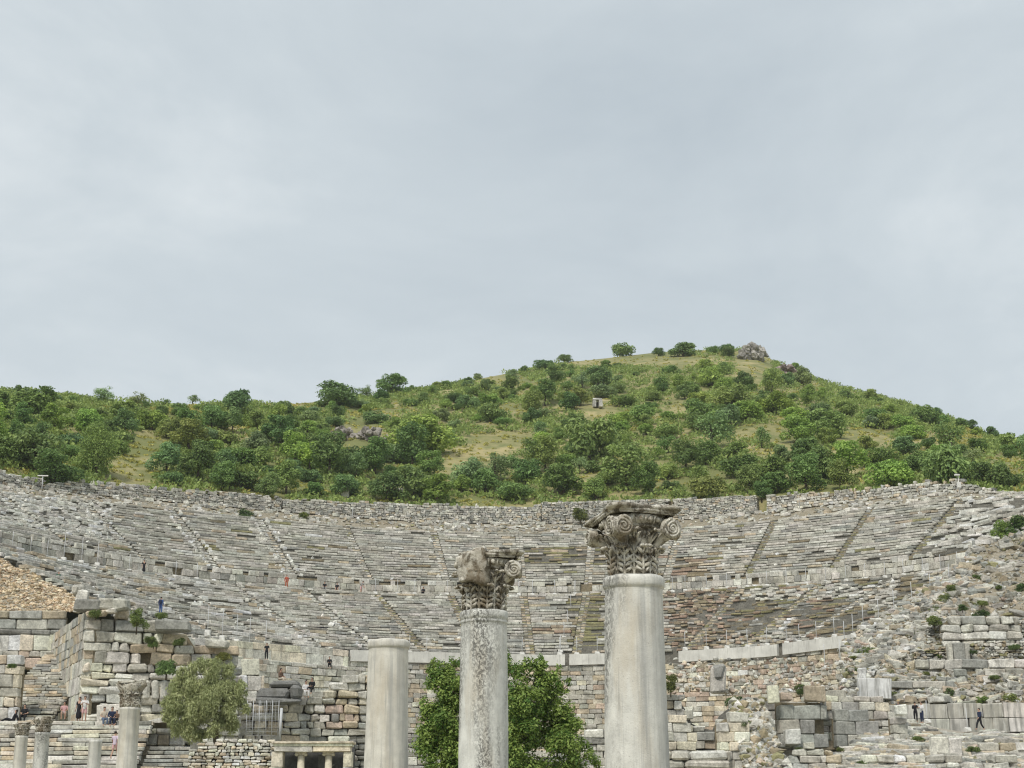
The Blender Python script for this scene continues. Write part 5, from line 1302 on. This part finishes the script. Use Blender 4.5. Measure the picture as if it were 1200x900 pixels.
me = leaf_mesh('crown', c2_, r2_, 42000, .19, M_OLIVE, .24, 1.6, .45, 1.25, (.3, 1.2), 6, .45)
link(bpy.data.objects.new('crown', me), tr).color = (1., 1., 1., 1)
zb_ = pb.z - 3.
tm = limb_mesh('trunk', [(.1, 0, 0), (.05, 0, zb_), (0, 0, zb_ + 1.2), (-.1, 0, zb_ + 2.6)], [.2, .17, .13, .08], cs, .05, 5); link(bpy.data.objects.new('trunk', tm), tr)

# --- weeds and small bushes rooted in the masonry
WEEDS = [(112, 722, 16, 'wide', 'olive', 105.4, 'olive weed tuft under the row of boulders on the ruined wall'), (160, 738, 20, 'tall', 'olive', 105.6, 'drooping weed growing beside the steep end of the boulder row'), (176, 752, 14, 'wide', 'olive', 105.4, 'weed tuft below the long dark beam block'),
         (189, 724, 14, 'wide', 'olive', 107., 'yellowish weed at the feet of the person in blue'), (211, 756, 13, 'round', 'mid', 105.8, 'green weed under the right end of the dark beam block'), (195, 790, 24, 'round', 'mid', 105.2, 'green bush rooted in the wall just left of the olive tree'), (262, 772, 16, 'wide', 'dry', 107.8, 'brown dry tuft near the right end of the ruined wall'),
         (14, 782, 10, 'wide', 'olive', 104.6, 'small weed on the left ashlar pier'), (180, 757, 12, 'wide', 'mid', 105.5, 'low weed in a joint of the ruined wall'),
         (862, 828, 26, 'wide', 'dark', 118., 'dark bush on the stage wall ledge right of the tallest column'), (869, 856, 18, 'tall', 'mid', 111.8, 'green bush at the head of the rubble fall'), (786, 812, 18, 'tall', 'dry', 115.4, 'dry brown bush against the tallest column'), (938, 816, 12, 'tall', 'dark', 120., 'dark weed beside the tall tan block'), (937, 880, 10, 'wide', 'mid', 113.8, 'weed low on the dark ashlar'),
         (1018, 769, 24, 'wide', 'bright', 135., 'bright weed clump below the end of the pale parapet'), (1036, 767, 16, 'wide', 'mid', 135., 'weed clump right of the bright one'), (1042, 741, 24, 'wide', 'olive', 140.6, 'broad olive weed above the bright weed clump'), (1060, 748, 14, 'round', 'dry', 139., 'dry tuft in the middle of the rubble slope'), (1095, 733, 16, 'round', 'olive', 134.5, 'round olive bush left of the stacked grey blocks'),
         (1113, 822, 13, 'tall', 'dark', 128., 'dark bush on top of the retaining wall'), (1151, 823, 16, 'wide', 'bright', 127., 'bright grass tuft on the retaining wall'), (1185, 823, 22, 'wide', 'olive', 126.5, 'olive grass tuft on the retaining wall near the right edge'), (1107, 706, 14, 'round', 'olive', 141., 'olive tuft in the rubble by the fence'), (1116, 698, 18, 'round', 'dry', 144., 'dry bush in the rubble near the slanting fence'),
         (1125, 706, 12, 'round', 'dark', 142., 'dark tuft above the stacked grey blocks'), (1150, 728, 18, 'round', 'dark', 136., 'dark weed behind the huge stacked blocks'), (1176, 642, 26, 'tall', 'bright', 156., 'green bush high on the rubble at the right edge'), (1192, 634, 40, 'round', 'dark', 156.5, 'large dark bush in the tumbled blocks at the right edge'), (1195, 700, 22, 'round', 'dark', 142.5, 'dark hollow bush above the smooth grey patch'), (1160, 640, 16, 'wide', 'dry', 157., 'dry tuft beside the green bush high at the right')]
for x, y, w_, sh_, tn, Y, lb in WEEDS:
    plant(x, y, w_, sh_, tn, lb, None, .9, 'weed', 'weed', at(x, y, Y), None, .1)
RW = random.Random(77); WP = [(1000, 772, 134), (1012, 752, 138), (1030, 800, 130), (1050, 775, 133), (1075, 745, 136.5), (1085, 790, 130.5), (1100, 770, 132.5), (1140, 765, 131.5), (1165, 795, 129), (1190, 760, 132), (1182, 740, 134), (1150, 708, 138), (1128, 715, 137), (1078, 722, 141), (1098, 716, 140), (1170, 690, 142), (1145, 680, 147), (1160, 662, 152), (1185, 668, 148), (1120, 690, 145),
      (1000, 790, 131), (1045, 815, 128.6), (1070, 815, 128.4), (1130, 812, 128), (985, 880, 111.5), (1040, 880, 112), (1075, 868, 115), (1140, 880, 112), (1180, 876, 112.5), (960, 888, 110), (1010, 896, 109)]
for x, y, Y in WP: plant(x + RW.uniform(-5, 5), y, RW.uniform(8, 16), RW.choice(['wide', 'round', 'wide']), RW.choice(['olive', 'olive', 'dry', 'dark', 'mid']), 'small grass tuft among the stones of the right rubble slope', 'grass tufts on the right slope', .7, 'weed', 'weed', at(x, y, Y), None, .1)
def cav(x, y, r):
    u = ue(x, y)[0]; p = phi_of(u, r); X, Yq = cpt(p, r); return p, X, Yq, CZ + Yq * ue(x, y)[1]
for x, y, r, w_, tn, lb in ((287, 611, 76, 20, 'dark', 'round dark bush growing at the head of the second white-edged stair'), (680, 608, 77, 20, 'dry', 'faded bush in the rubble under the taller wall length'), (355, 612, 77, 16, 'olive', 'low olive weed on the terrace below the left rim wall')):
    p, X, Yq, Z = cav(x, y, r); plant(x, y, w_, 'round', tn, lb, None, .9, 'weed', 'weed', Vector((X, Yq, Z)), None, .1)
# ================================================================== people
def skin_mesh(name, verts, edges, radii, mat, root=0, sub=2):
    me = bpy.data.meshes.new(name); me.from_pydata([v[:] for v in verts], edges, []); o = bpy.data.objects.new(name, me); COL.objects.link(o)
    m = o.modifiers.new('skin', 'SKIN'); m.use_smooth_shade = True; m.branch_smoothing = .4
    for i, r in enumerate(radii):
        d = me.skin_vertices[0].data[i]; d.radius = (r, r) if not isinstance(r, tuple) else r; d.use_root = i == root
    o.modifiers.new('sub', 'SUBSURF').levels = sub
    dg = bpy.context.evaluated_depsgraph_get(); res = bpy.data.meshes.new_from_object(o.evaluated_get(dg)); res.name = name
    res.polygons.foreach_set('use_smooth', np.ones(len(res.polygons), bool)); res.materials.clear(); res.materials.append(mat)
    bpy.data.objects.remove(o); return res

POSES = {}
def pose(kind):
    """joint positions of a 1.72 m figure facing -Y, feet at z = 0 (seated: seat at z = 0)"""
    if kind in POSES: return POSES[kind]
    J = dict(pelvis=(0, 0, .95), waist=(0, -.01, 1.10), chest=(0, 0, 1.32), neck=(0, .012, 1.45), jaw=(0, -.005, 1.535), head=(0, -.012, 1.60), crown=(0, .0, 1.685))
    for s, n in ((-1, 'l'), (1, 'r')):
        J['sh' + n] = (s * .17, .01, 1.40); J['el' + n] = (s * .23, .03, 1.13); J['wr' + n] = (s * .24, -.05, .90)
        J['hip' + n] = (s * .09, 0, .90); J['kn' + n] = (s * .10, -.02, .50); J['an' + n] = (s * .105, .02, .09); J['to' + n] = (s * .12, -.14, .04)
    if kind == 'walk':
        J['knl'] = (-.09, -.20, .53); J['anl'] = (-.09, -.27, .13); J['tol'] = (-.09, -.41, .13); J['knr'] = (.09, .05, .50); J['anr'] = (.09, .30, .16); J['tor'] = (.09, .22, .04)
        J['ell'] = (-.23, .12, 1.15); J['wrl'] = (-.22, .06, .92); J['elr'] = (.23, -.08, 1.14); J['wrr'] = (.21, -.24, .98)
    if kind == 'lean':
        for q in ('waist', 'chest', 'neck', 'jaw', 'head', 'crown', 'shl', 'shr'): z = J[q][2] - .95; J[q] = (J[q][0], J[q][1] - z * .45, .95 + z * .88)
        J['ell'] = (-.22, -.28, 1.08); J['wrl'] = (-.16, -.42, .88); J['elr'] = (.22, -.28, 1.08); J['wrr'] = (.16, -.42, .88)
    if kind == 'arms':
        J['ell'] = (-.25, -.06, 1.16); J['wrl'] = (-.10, -.26, 1.25); J['elr'] = (.25, -.06, 1.16); J['wrr'] = (.08, -.26, 1.24)
    if kind == 'sit':
        for q in list(J):
            J[q] = (J[q][0], J[q][1], J[q][2] - .86)
        for s, n in ((-1, 'l'), (1, 'r')):
            J['hip' + n] = (s * .09, -.02, .09); J['kn' + n] = (s * .13, -.43, .12); J['an' + n] = (s * .12, -.40, -.30); J['to' + n] = (s * .13, -.55, -.35)
            J['el' + n] = (s * .23, -.10, .28); J['wr' + n] = (s * .12, -.33, .22)
        for q in ('waist', 'chest', 'neck', 'jaw', 'head', 'crown', 'shl', 'shr'): J[q] = (J[q][0], J[q][1] - .12 * max(0, J[q][2] - .1), J[q][2])
    if kind == 'recline':
        J2 = pose('sit')
        J = dict(J2)
        for q in ('waist', 'chest', 'neck', 'jaw', 'head', 'crown', 'shl', 'shr'): J[q] = (J2[q][0], J2[q][1] + .35 * max(0, J2[q][2] - .1), J2[q][2] * .93)
        for s, n in ((-1, 'l'), (1, 'r')):
            J['kn' + n] = (s * .12, -.45, .22); J['an' + n] = (s * .12, -.82, .0); J['to' + n] = (s * .13, -.90, .1); J['el' + n] = (s * .25, .25, .30); J['wr' + n] = (s * .26, .33, .07)
    POSES[kind] = J; return J

def body_mesh(kind):
    J = pose(kind); names = list(J); V = [Vector(J[q]) for q in names]; ix = {q: i for i, q in enumerate(names)}
    Rd = dict(pelvis=.115, waist=.10, chest=.12, neck=.052, jaw=.066, head=.104, crown=.098)
    for n in 'lr': Rd.update({'sh' + n: .058, 'el' + n: .040, 'wr' + n: .028, 'hip' + n: .085, 'kn' + n: .055, 'an' + n: .040, 'to' + n: .034})
    rad = [Rd[q] for q in names]
    E = [('pelvis', 'waist'), ('waist', 'chest'), ('chest', 'neck'), ('neck', 'jaw'), ('jaw', 'head'), ('head', 'crown')]
    for n in 'lr': E += [('chest', 'sh' + n), ('sh' + n, 'el' + n), ('el' + n, 'wr' + n), ('pelvis', 'hip' + n), ('hip' + n, 'kn' + n), ('kn' + n, 'an' + n), ('an' + n, 'to' + n)]
    E = [(ix[a], ix[b]) for a, b in E]
    for n, s in (('l', -1), ('r', 1)):
        w_ = Vector(J['wr' + n]); d = (w_ - Vector(J['el' + n])).normalized(); side = Vector((0, -1, 0)) - d * d.dot(Vector((0, -1, 0))); side.normalize()
        palm = w_ + d * .075; V.append(palm); rad.append(.026); pi_ = len(V) - 1; E.append((ix['wr' + n], pi_))
        for k_, ln in ((-1.5, .062), (-.5, .074), (.5, .078), (1.5, .070)):
            a = palm + d * .03 + side * k_ * .019; b = a + d * ln * .5; c = b + (d * .8 + Vector((-s * .5, 0, 0))).normalized() * ln * .5
            i0 = len(V); V += [a, b, c]; rad += [.009, .0085, .007]; E += [(pi_, i0), (i0, i0 + 1), (i0 + 1, i0 + 2)]
        a = w_ + d * .04 + side * .035; b = a + (d + side * .5).normalized() * .05; i0 = len(V); V += [a, b]; rad += [.011, .009]; E += [(pi_, i0), (i0, i0 + 1)]
    h = Vector(J['head']); c = Vector(J['crown']); upv = (c - h).normalized(); f_ = Vector((0, -1, 0)); f_ = (f_ - upv * f_.dot(upv)).normalized()
    V.append(h + f_ * .098 - upv * .01); rad.append(.016); E.append((ix['head'], len(V) - 1))
    return skin_mesh('person', V, E, rad, M_SKIN, ix['pelvis'])

def part_mesh(kind, what):
    J = pose(kind); P = lambda q: Vector(J[q]); V = []; E = []; rad = []
    def chain(qs, rs, ends=None, start=None):
        prev = start
        for q, r in zip(qs, rs):
            V.append(q if isinstance(q, Vector) else P(q)); rad.append(r)
            if prev is not None: E.append((prev, len(V) - 1))
            prev = len(V) - 1
        return prev
    if what in ('top', 'long_top'):
        chain([P('pelvis') + (P('pelvis') - P('waist')) * .75, 'pelvis', 'waist', 'chest', P('chest').lerp(P('neck'), .78)], [.135, .14, .135, .155, .09]); ch = 3
        for n in 'lr':
            el, wr = P('el' + n), P('wr' + n)
            if what == 'top': chain(['sh' + n, P('sh' + n).lerp(el, .85)], [.076, .062], start=ch)
            else: chain(['sh' + n, el, el.lerp(wr, .93)], [.076, .058, .045], start=ch)
        return skin_mesh(what, V, E, rad, M_CLOTH, 0)
    if what in ('trousers', 'shorts'):
        chain([P('pelvis').lerp(P('waist'), 1.), 'pelvis'], [.118, .132])
        for n in 'lr':
            kn, an = P('kn' + n), P('an' + n)
            if what == 'shorts': chain(['hip' + n, P('hip' + n).lerp(kn, .8)], [.104, .088], start=1)
            else: chain(['hip' + n, kn, kn.lerp(an, .9)], [.104, .074, .058], start=1)
        return skin_mesh(what, V, E, rad, M_CLOTH, 1)
    if what == 'dress':
        lo_ = P('knl').lerp(P('knr'), .5); lo2 = lo_.lerp(P('anl').lerp(P('anr'), .5), .55)
        chain([P('chest').lerp(P('neck'), .7), 'chest', 'waist', 'pelvis', P('pelvis').lerp(lo_, .6), lo_, lo2], [.075, .145, .12, .15, .19, .20, .21])
        for n in 'lr': chain(['sh' + n, P('sh' + n).lerp(P('el' + n), .8)], [.074, .060], start=1)
        return skin_mesh(what, V, E, rad, M_CLOTH, 3)
    if what in ('hair', 'long_hair', 'eye'):
        h, c = P('head'), P('crown'); upv = (c - h).normalized(); f_ = Vector((0, -1, 0)); f_ = (f_ - upv * f_.dot(upv)).normalized(); M = Mesh()
        if what == 'eye': M.ball(h + f_ * .088 + upv * .012, (.012, .010, .009)); o = M.build('eye', M_HAIR)
        else:
            M.ball(h + upv * .052 - f_ * .022, (.088, .098, .082))
            if what == 'long_hair': M.ball(h - upv * .06 - f_ * .058, (.078, .055, .13))
            M.erode(.01, 30, 2); o = M.build('hair', M_HAIR)
        me = o.data; bpy.data.objects.remove(o); return me
    if what == 'hat':
        c = P('crown'); M = Mesh(); M.lathe([(.17, 0), (.17, .012), (.10, .02), (.095, .08), (.05, .10)], 20); M.xf(Matrix.Translation(c + Vector((0, 0, .02)))); o = M.build('hat', M_CLOTH); me = o.data; bpy.data.objects.remove(o); return me
    if what == 'backpack':
        m_ = P('chest').lerp(P('waist'), .4) + Vector((0, .2, 0)); S = Stones(); S.block(m_[:], (.14, .09, .21), 0, (.5,) * 3, .05, .006); o = S.build('backpack', None, M_CLOTH); me = o.data; bpy.data.objects.remove(o); return me
MC = {}
def cached(kind, what):
    if (kind, what) not in MC: MC[kind, what] = body_mesh(kind) if what == 'body' else part_mesh(kind, what)
    return MC[kind, what]
PC = dict(black=(.018, .018, .022), navy=(.025, .035, .075), blue=(.05, .10, .26), white=(.72, .71, .70), pink=(.62, .38, .38), red=(.38, .09, .055), rust=(.42, .13, .07), denim=(.12, .16, .24), green=(.02, .10, .06), grey=(.3, .3, .3), lilac=(.62, .52, .62), brown=(.16, .10, .07), cream=(.6, .52, .42), straw=(.55, .42, .22))
def person(label, p, yaw, kind, parts, h=1.7):
    b = bpy.data.objects.new('person', cached(kind, 'body')); link(b); tag(b, label, 'person'); b.location = p; b.rotation_euler = (0, 0, R(yaw)); b.scale = (h / 1.72,) * 3
    for what, colr in parts:
        c = bpy.data.objects.new(what.replace('long_', ''), cached(kind, what)); link(c, b)
        if colr: c.color = (*PC[colr], 1)
    for sx in (-.034, .034): c = bpy.data.objects.new('eye', cached(kind, 'eye')); link(c, b); c.location = (sx, 0, 0)
    return b
def walk(x):
    p = phi_of(ue(x, 690)[0], R2a + .9); X, Yq = cpt(p, R2a + .9); return Vector((X, Yq, zLOW(p)))
def cp(x, y, r): _, X, Yq, Z = cav(x, y, r); return Vector((X, Yq, Z))
SITOFF = Vector((0, 0, 0))
person('person in black dress and pale hat standing on the left walkway', walk(167), 30, 'stand', (('dress', 'black'), ('hair', None), ('hat', 'grey')), 1.65)
person('person in blue with a backpack standing above the ruined wall', cp(188, 720, 42), 160, 'stand', (('long_top', 'blue'), ('trousers', 'blue'), ('hair', None), ('backpack', 'navy')))
person('person in rust red clothes standing at the foot of a white-edged stair', walk(335.5), 10, 'stand', (('long_top', 'red'), ('trousers', 'rust'), ('hair', None)), 1.65)
person('small seated person in dark clothes, left of the pair near the walkway', walk(380.5) + Vector((0, 0, .38)), 0, 'sit', (('top', 'black'), ('trousers', 'grey'), ('hair', None)))
person('seated person in black with bare legs on the walkway edge', walk(395) + Vector((0, 0, .38)), 0, 'sit', (('top', 'black'), ('shorts', 'black'), ('hair', None)))
person('person in a white and black top bending forward on the walkway', walk(423), 70, 'lean', (('top', 'grey'), ('shorts', 'pink'), ('hair', None)), 1.65)
person('crouching person in dark green behind the left fence posts', cp(68, 680, 50), 40, 'sit', (('long_top', 'green'), ('trousers', 'black'), ('hair', None)))
person('small person in black sitting on the walkway above the broken-off column', walk(496) + Vector((0, 0, .3)), 0, 'sit', (('long_top', 'black'), ('trousers', 'black'), ('hair', None)), 1.6)
person('person in black sitting alone below the cream parapet', (lambda v: v)(Vector((*cpt(phx(386, 779, R1 - 1.15), R1 - 1.15), zPOD(phx(386, 779, R1)) - 1.70))), 10, 'sit', (('long_top', 'black'), ('trousers', 'black'), ('hair', None)))
person('person in loose white shirt seated right of the black boulders', at(358, 812, 113.2), 20, 'sit', (('long_top', 'white'), ('trousers', 'white'), ('hair', None)), 1.75)
person('person in black seated beside the one in loose white', at(366, 808, 113.4), -20, 'sit', (('long_top', 'black'), ('trousers', 'black'), ('hair', None)))
person('person in brown seated behind the black boulder pile', at(328, 797, 113), 60, 'sit', (('long_top', 'brown'), ('trousers', 'cream'), ('long_hair', None)))
person('thin person in black standing by a pole below the cream parapet', Vector((*cpt(phx(312, 775, R1 - 1.1), R1 - 1.1), zPOD(phx(312, 775, R1)) - 1.72)), 0, 'stand', (('top', 'black'), ('trousers', 'black'), ('hair', None)))
stz = lambda y, Y: at(0, y, Y).z
person('woman in pink and white sitting on the narrow stair', at(75, 837, 106.8), 10, 'sit', (('top', 'pink'), ('shorts', 'white'), ('long_hair', None)))
def on_landing(x, Y): return Vector((xof(x, 850, Y), Y, LZ + .02))
person('person in a long black dress, left of the standing couple', on_landing(91.5, 101.2), -20, 'stand', (('dress', 'black'), ('long_hair', None)), 1.68)
person('person in white shirt and pink shorts, right of the standing couple', on_landing(97.7, 101.0), 10, 'arms', (('top', 'white'), ('shorts', 'pink'), ('hair', None)), 1.72)
person('seated person in white top and denim at the left of the trio', Vector((at(120.5, 857, 99.9).x, 99.9, LZ + .12)), 30, 'sit', (('top', 'cream'), ('trousers', 'denim'), ('hair', None)), 1.72)
person('person in black with reddish hair seated in the middle of the trio', Vector((at(130, 857, 99.95).x, 99.95, LZ + .12)), 20, 'sit', (('long_top', 'navy'), ('trousers', 'navy'), ('long_hair', None)), 1.75)
person('small dark person bent low at the right of the seated trio', Vector((at(136.3, 857, 99.9).x, 99.9, LZ + .12)), -20, 'sit', (('long_top', 'brown'), ('trousers', 'black'), ('hair', None)), 1.3)
person('person in lilac white top with bare legs climbing the broad steps', at(133.5, 890, 92.8), 170, 'walk', (('top', 'lilac'), ('shorts', 'pink'), ('hair', None)), 1.62)
person('person in black reclining at the top left of the broad steps', on_landing(15, 100.7) + Vector((0, 0, .05)), -70, 'recline', (('long_top', 'black'), ('trousers', 'black'), ('long_hair', None)))
person('person in dark clothes seated behind the small buff column', on_landing(28, 101.0) + Vector((0, 0, .35)), 0, 'sit', (('top', 'black'), ('trousers', 'black'), ('long_hair', None)))
person('person in black facing the wall, left of the pair on the path', at(1073.5, 847, 122.6), 150, 'arms', (('long_top', 'black'), ('trousers', 'black'), ('hair', None)), 1.62)
person('person in white top and navy trousers, right of the pair on the path', at(1081, 848, 122.3), -60, 'arms', (('long_top', 'white'), ('trousers', 'navy'), ('hair', None)), 1.68)
person('person in navy jacket walking alone down the right path', at(1149, 856.5, 120.8), -70, 'walk', (('long_top', 'navy'), ('trousers', 'black'), ('hair', None), ('backpack', 'grey')), 1.72)
person('person in navy with a straw hat, half hidden behind the pale block', at(1053, 834, 117.2), 0, 'sit', (('long_top', 'navy'), ('trousers', 'navy'), ('hat', 'straw')), 1.6)

# ================================================================== fence posts and small fittings
def make_post():
    r = thing('fence_post', None, None); M = Mesh(); M.tube([(0, 0, 0), (0, 0, 2.0)], [.028, .026], 8); M.build('pole', M_POLE, r)
    S = Stones(); S.block((0, 0, .17), (.26, .2, .2), 0, (.66, .65, .62), .07, .02); S.build('foot', r, M_FOOT); return r
POST = []
def post(p, label, hs=1., foot=True):
    if not POST: POST.append(make_post()); r = POST[0]
    else: r = copy_tree(POST[0])
    r.location = p; r.scale = (1, 1, hs); r['label'] = label; r['category'] = 'fence post'; r['group'] = 'thin metal fence posts in the theatre'
    return r
W_POSTS = [(10, 640), (32, 646), (52, 653), (72, 657), (93, 661), (112, 665), (150, 669), (205, 674), (230, 676), (440, 692), (466, 694), (486, 695), (524, 696), (552, 697), (608, 697), (624, 697), (650, 697), (674, 696), (788, 694), (803, 694), (828, 692), (852, 691), (876, 690), (899, 688), (922, 686), (945, 684), (968, 682), (992, 679), (1015, 677), (1038, 675), (1060, 672), (1083, 670), (1104, 667), (1124, 664), (1160, 656)]
def side_word(x): return 'left' if x < 480 else ('middle' if x < 720 else 'right')
def nearest(x, y, cand):
    return min(cand, key=lambda c: (c[0] - x) ** 2 + (c[1] - y) ** 2)[2]
for i, (x, y) in enumerate(W_POSTS):
    post(walk(x), 'thin pole in a white block foot on the %s of the middle walkway' % side_word(x), 1. if x > 120 or x < 60 else 1.5)
P_POSTS = [(803, 763), (828, 762), (852, 761), (876, 760), (899, 758), (922, 756), (937, 755), (957, 752), (978, 748), (656, 769), (676, 769), (700, 768), (612, 769), (500, 768), (480, 767)]
for x, y in P_POSTS: post(cp(x, y, R1 + .05), 'thin pole in a white foot on the pale parapet, %s side' % side_word(x), 1.0)
for x, y in ((243, 746), (260, 752), (277, 756), (292, 760), (311, 763)): post(cp(x, y, R1 + .3), 'thin pole above the cream parapet on the left', 1.5)
for x, y in ((657, 766), (661, 750), (665, 735), (669, 716), (673, 700)): post(cp(x, y, 36.9 + (768 - y) * .315), 'pole of the row climbing the middle stair', 1.)
S_POSTS = [(1134, 674, 152.2), (1113, 687, 148.5), (1091, 699, 147), (1069, 709, 145), (1048, 719, 143.5), (1030, 730, 141.5), (1012, 738, 140), (1000, 748, 138.5), (990, 757, 136.8), (985, 780, 132), (967, 786, 130)]
for x, y, Y in S_POSTS: post(at(x, y, Y), 'bare pole of the slanting fence along the rubble slope', 1.1)
for x, y, Y in ((1087, 848, 122), (1134, 858, 120.6)): post(at(x, y, Y), 'pole in a white foot at the edge of the right path', .9)
# lamp and camera pole, T pole
r = thing('lamp_pole', 'short white lamp pole with a box standing on the right end of the rim wall', 'lamp pole', at(1124, 574, 176)[:])
M = Mesh(); M.tube([(0, 0, -.4), (0, 0, 1.7)], [.06, .05], 8); M.build('pole', M_FOOT, r)
S = Stones(); S.block((0, -.05, .55), (.22, .18, .35), 0, (.7, .7, .68), .04, .005); S.build('box', r, M_FOOT)
S = Stones(); S.block((-.15, -.1, 1.75), (.3, .16, .1), .3, (.7, .7, .68), .03, .005); S.build('lamp_head', r, M_FOOT)
r = thing('lamp_pole', 'T-shaped pale pole behind the left end of the rim wall', 'lamp pole', cp(49, 574, R4 - .8)[:])
M = Mesh(); M.tube([(0, 0, -.3), (0, 0, 1.7)], [.05, .05], 8); M.build('pole', M_POLE, r)
S = Stones(); S.block((0, 0, 1.72), (.62, .08, .07), .1, (.7, .7, .68), .02, .004); S.build('crossbar', r, M_FOOT)
for x, y, r_, lb in ((413, 612, R4 - .3, 'thin bare pole in front of the left rim wall'), (937, 600, R4 - .3, 'thin bare pole in front of the right rim wall')):
    M = Mesh(); p = cp(x, y, r_); M.tube([(0, 0, 0), (0, 0, 2.2)], [.03, .03], 8); o = M.build('pole', M_POLE); o.location = p; tag(o, lb, 'pole')
# notice panels and pale boxes on the seats
S = Stones(); p = cp(872 / 1. + 218.5 - 0, 640, 68) ; S.block(p[:], (.55, .3, .5), .5, (.62, .61, .58), .03, .01); tag(S.build('stone_block', origin=p[:]), 'pale cubic block on the upper seats far right', 'stone block')
p = cp(376, 737, 44); S = Stones(); S.block(p[:], (.75, .3, .22), .4, (.03, .03, .035), .04, .02); tag(S.build('black_cover', mat=M_CLOTH, origin=p[:]), 'small black bundle lying on the lower left seats', 'bundle').color = (.02, .02, .025, 1)
# wire fence of the fenced corner, left of the dark boulders
r = thing('scaffold_fence', 'grey metal mesh fence with a white post beside the olive tree', 'fence', at(288, 866, 104)[:])
a = r.location; M = Mesh()
for i in range(6): M.tube([(i * .42, 0, 0), (i * .42, 0, 2.5)], [.022, .022], 6)
M.build('post', M_POLE, r)
M = Mesh()
for i in range(11): M.tube([(0, .02, i * .24), (2.1, .02, i * .24)], [.007, .007], 5)
for i in range(12): M.tube([(i * .19, .03, 0), (i * .19, .03, 2.45)], [.006, .006], 5)
M.build('wire_mesh', M_POLE, r)
M = Mesh(); M.tube([(2.25, -.1, -.1), (2.3, -.1, 2.0)], [.09, .09], 10); M.build('white_post', M_POLE, r)
# rocks and ruins on the hill
def rock_mass(name, label, cat, p, w_, h, seed, colr):
    S = Stones(); g = random.Random(seed)
    for _ in range(46):
        x = g.uniform(-.5, .5); z = g.uniform(0, 1) * (1 - 1.6 * abs(x) ** 1.3); S.rock((p.x + x * w_, p.y + g.uniform(-1.5, 1.5), p.z + z * h), g.uniform(.10, .2) * min(w_, h * 1.6), np.array(colr) * g.uniform(.7, 1.25), 1.)
    return tag(S.build(name, origin=p[:]), label, cat)
p, s_, _ = hill_at(882, 421); rock_mass('crag', 'grey rock crag on the summit of the hill', 'rock', p, 27 * s_, 18 * s_, 2, (.36, .34, .31))
p, s_, _ = hill_at(918, 440); rock_mass('crag', 'smaller grey rock on the skyline right of the summit crag', 'rock', p, 26 * s_, 13 * s_, 5, (.34, .27, .25))
for x, y, w_, h, lb in ((402, 516, 34, 15, 'left half of the grey rock outcrop in the middle left slope'), (436, 517, 36, 14, 'right half of the grey rock outcrop in the middle left slope')):
    p, s_, _ = hill_at(x, y); rock_mass('rock_outcrop', lb, 'rock', p, w_ * s_, h * s_, x, (.33, .30, .27))
p, s_, _ = hill_at(700, 477); S = Stones()
w_ = 11 * s_; S.block((p.x - w_ * .32, p.y, p.z + w_ * .35), (w_ * .17, w_ * .4, w_ * .4), .1, (.62, .6, .57), .06, .05); S.block((p.x + w_ * .3, p.y, p.z + w_ * .32), (w_ * .2, w_ * .4, w_ * .38), .1, (.6, .58, .54), .06, .05); S.block((p.x, p.y + w_ * .3, p.z + w_ * .3), (w_ * .3, w_ * .15, w_ * .3), .1, (.2, .19, .18), .06, .05); S.block((p.x, p.y, p.z + w_ * .8), (w_ * .5, w_ * .42, w_ * .1), .12, (.66, .65, .62), .06, .05)
tag(S.build('hut_ruin', origin=p[:]), 'tiny white ruined hut among bushes high on the slope', 'ruin')
for x, y, lb in ((7, 0, None),):
    pass
for x, y, w_, h, lb in ((405, 582, 9, 12, 'short grey wall stub among bushes left of the fresh green bush'), (468, 582, 10, 10, 'short pale wall stub behind the rim wall above the bare column')):
    p, s_, _ = hill_at(x, y); S = Stones(); S.block((p.x, p.y, p.z + h * s_ * .4), (w_ * s_ / 2, .5, h * s_ * .6), 0, pick('grey'), .1, .06); tag(S.build('wall_stub', origin=p[:]), lb, 'wall stub')

# ================================================================== the air
hb = bpy.data.meshes.new('haze'); x_, y0_, y1_, z0_, z1_ = 4010, -3010, 5010, -4, 142
hb.from_pydata([(sx * x_, y, z) for z in (z0_, z1_) for sx, y in ((-1, y0_), (1, y0_), (1, y1_), (-1, y1_))], [], [(0, 3, 2, 1), (4, 5, 6, 7), (0, 1, 5, 4), (1, 2, 6, 5), (2, 3, 7, 6), (3, 0, 4, 7)])
hm = bpy.data.materials.new('haze'); hm.use_nodes = True; hm.node_tree.nodes.clear()
ho = hm.node_tree.nodes.new('ShaderNodeOutputMaterial'); hv = hm.node_tree.nodes.new('ShaderNodeVolumePrincipled')
hv.inputs['Color'].default_value = (.9, .95, 1., 1); hv.inputs['Density'].default_value = .00012; hv.inputs['Anisotropy'].default_value = .1
hm.node_tree.links.new(hv.outputs[0], ho.inputs['Volume']); hb.materials.append(hm)
tag(link(bpy.data.objects.new('haze', hb)), kind='stuff')

# ------------------------------------------------------------------ render settings
sc.render.engine = 'CYCLES'; cy = sc.cycles
cy.max_bounces = 5; cy.volume_bounces = 1; cy.diffuse_bounces = 3; cy.glossy_bounces = 1; cy.transmission_bounces = 3; cy.transparent_max_bounces = 4
cy.use_denoising = True; cy.denoiser = 'OPENIMAGEDENOISE'; cy.denoising_input_passes = 'RGB_ALBEDO_NORMAL'; cy.denoising_prefilter = 'ACCURATE'; cy.pixel_filter_type = 'BLACKMAN_HARRIS'; cy.filter_width = 1.2
cy.use_adaptive_sampling = True; cy.adaptive_threshold = .005
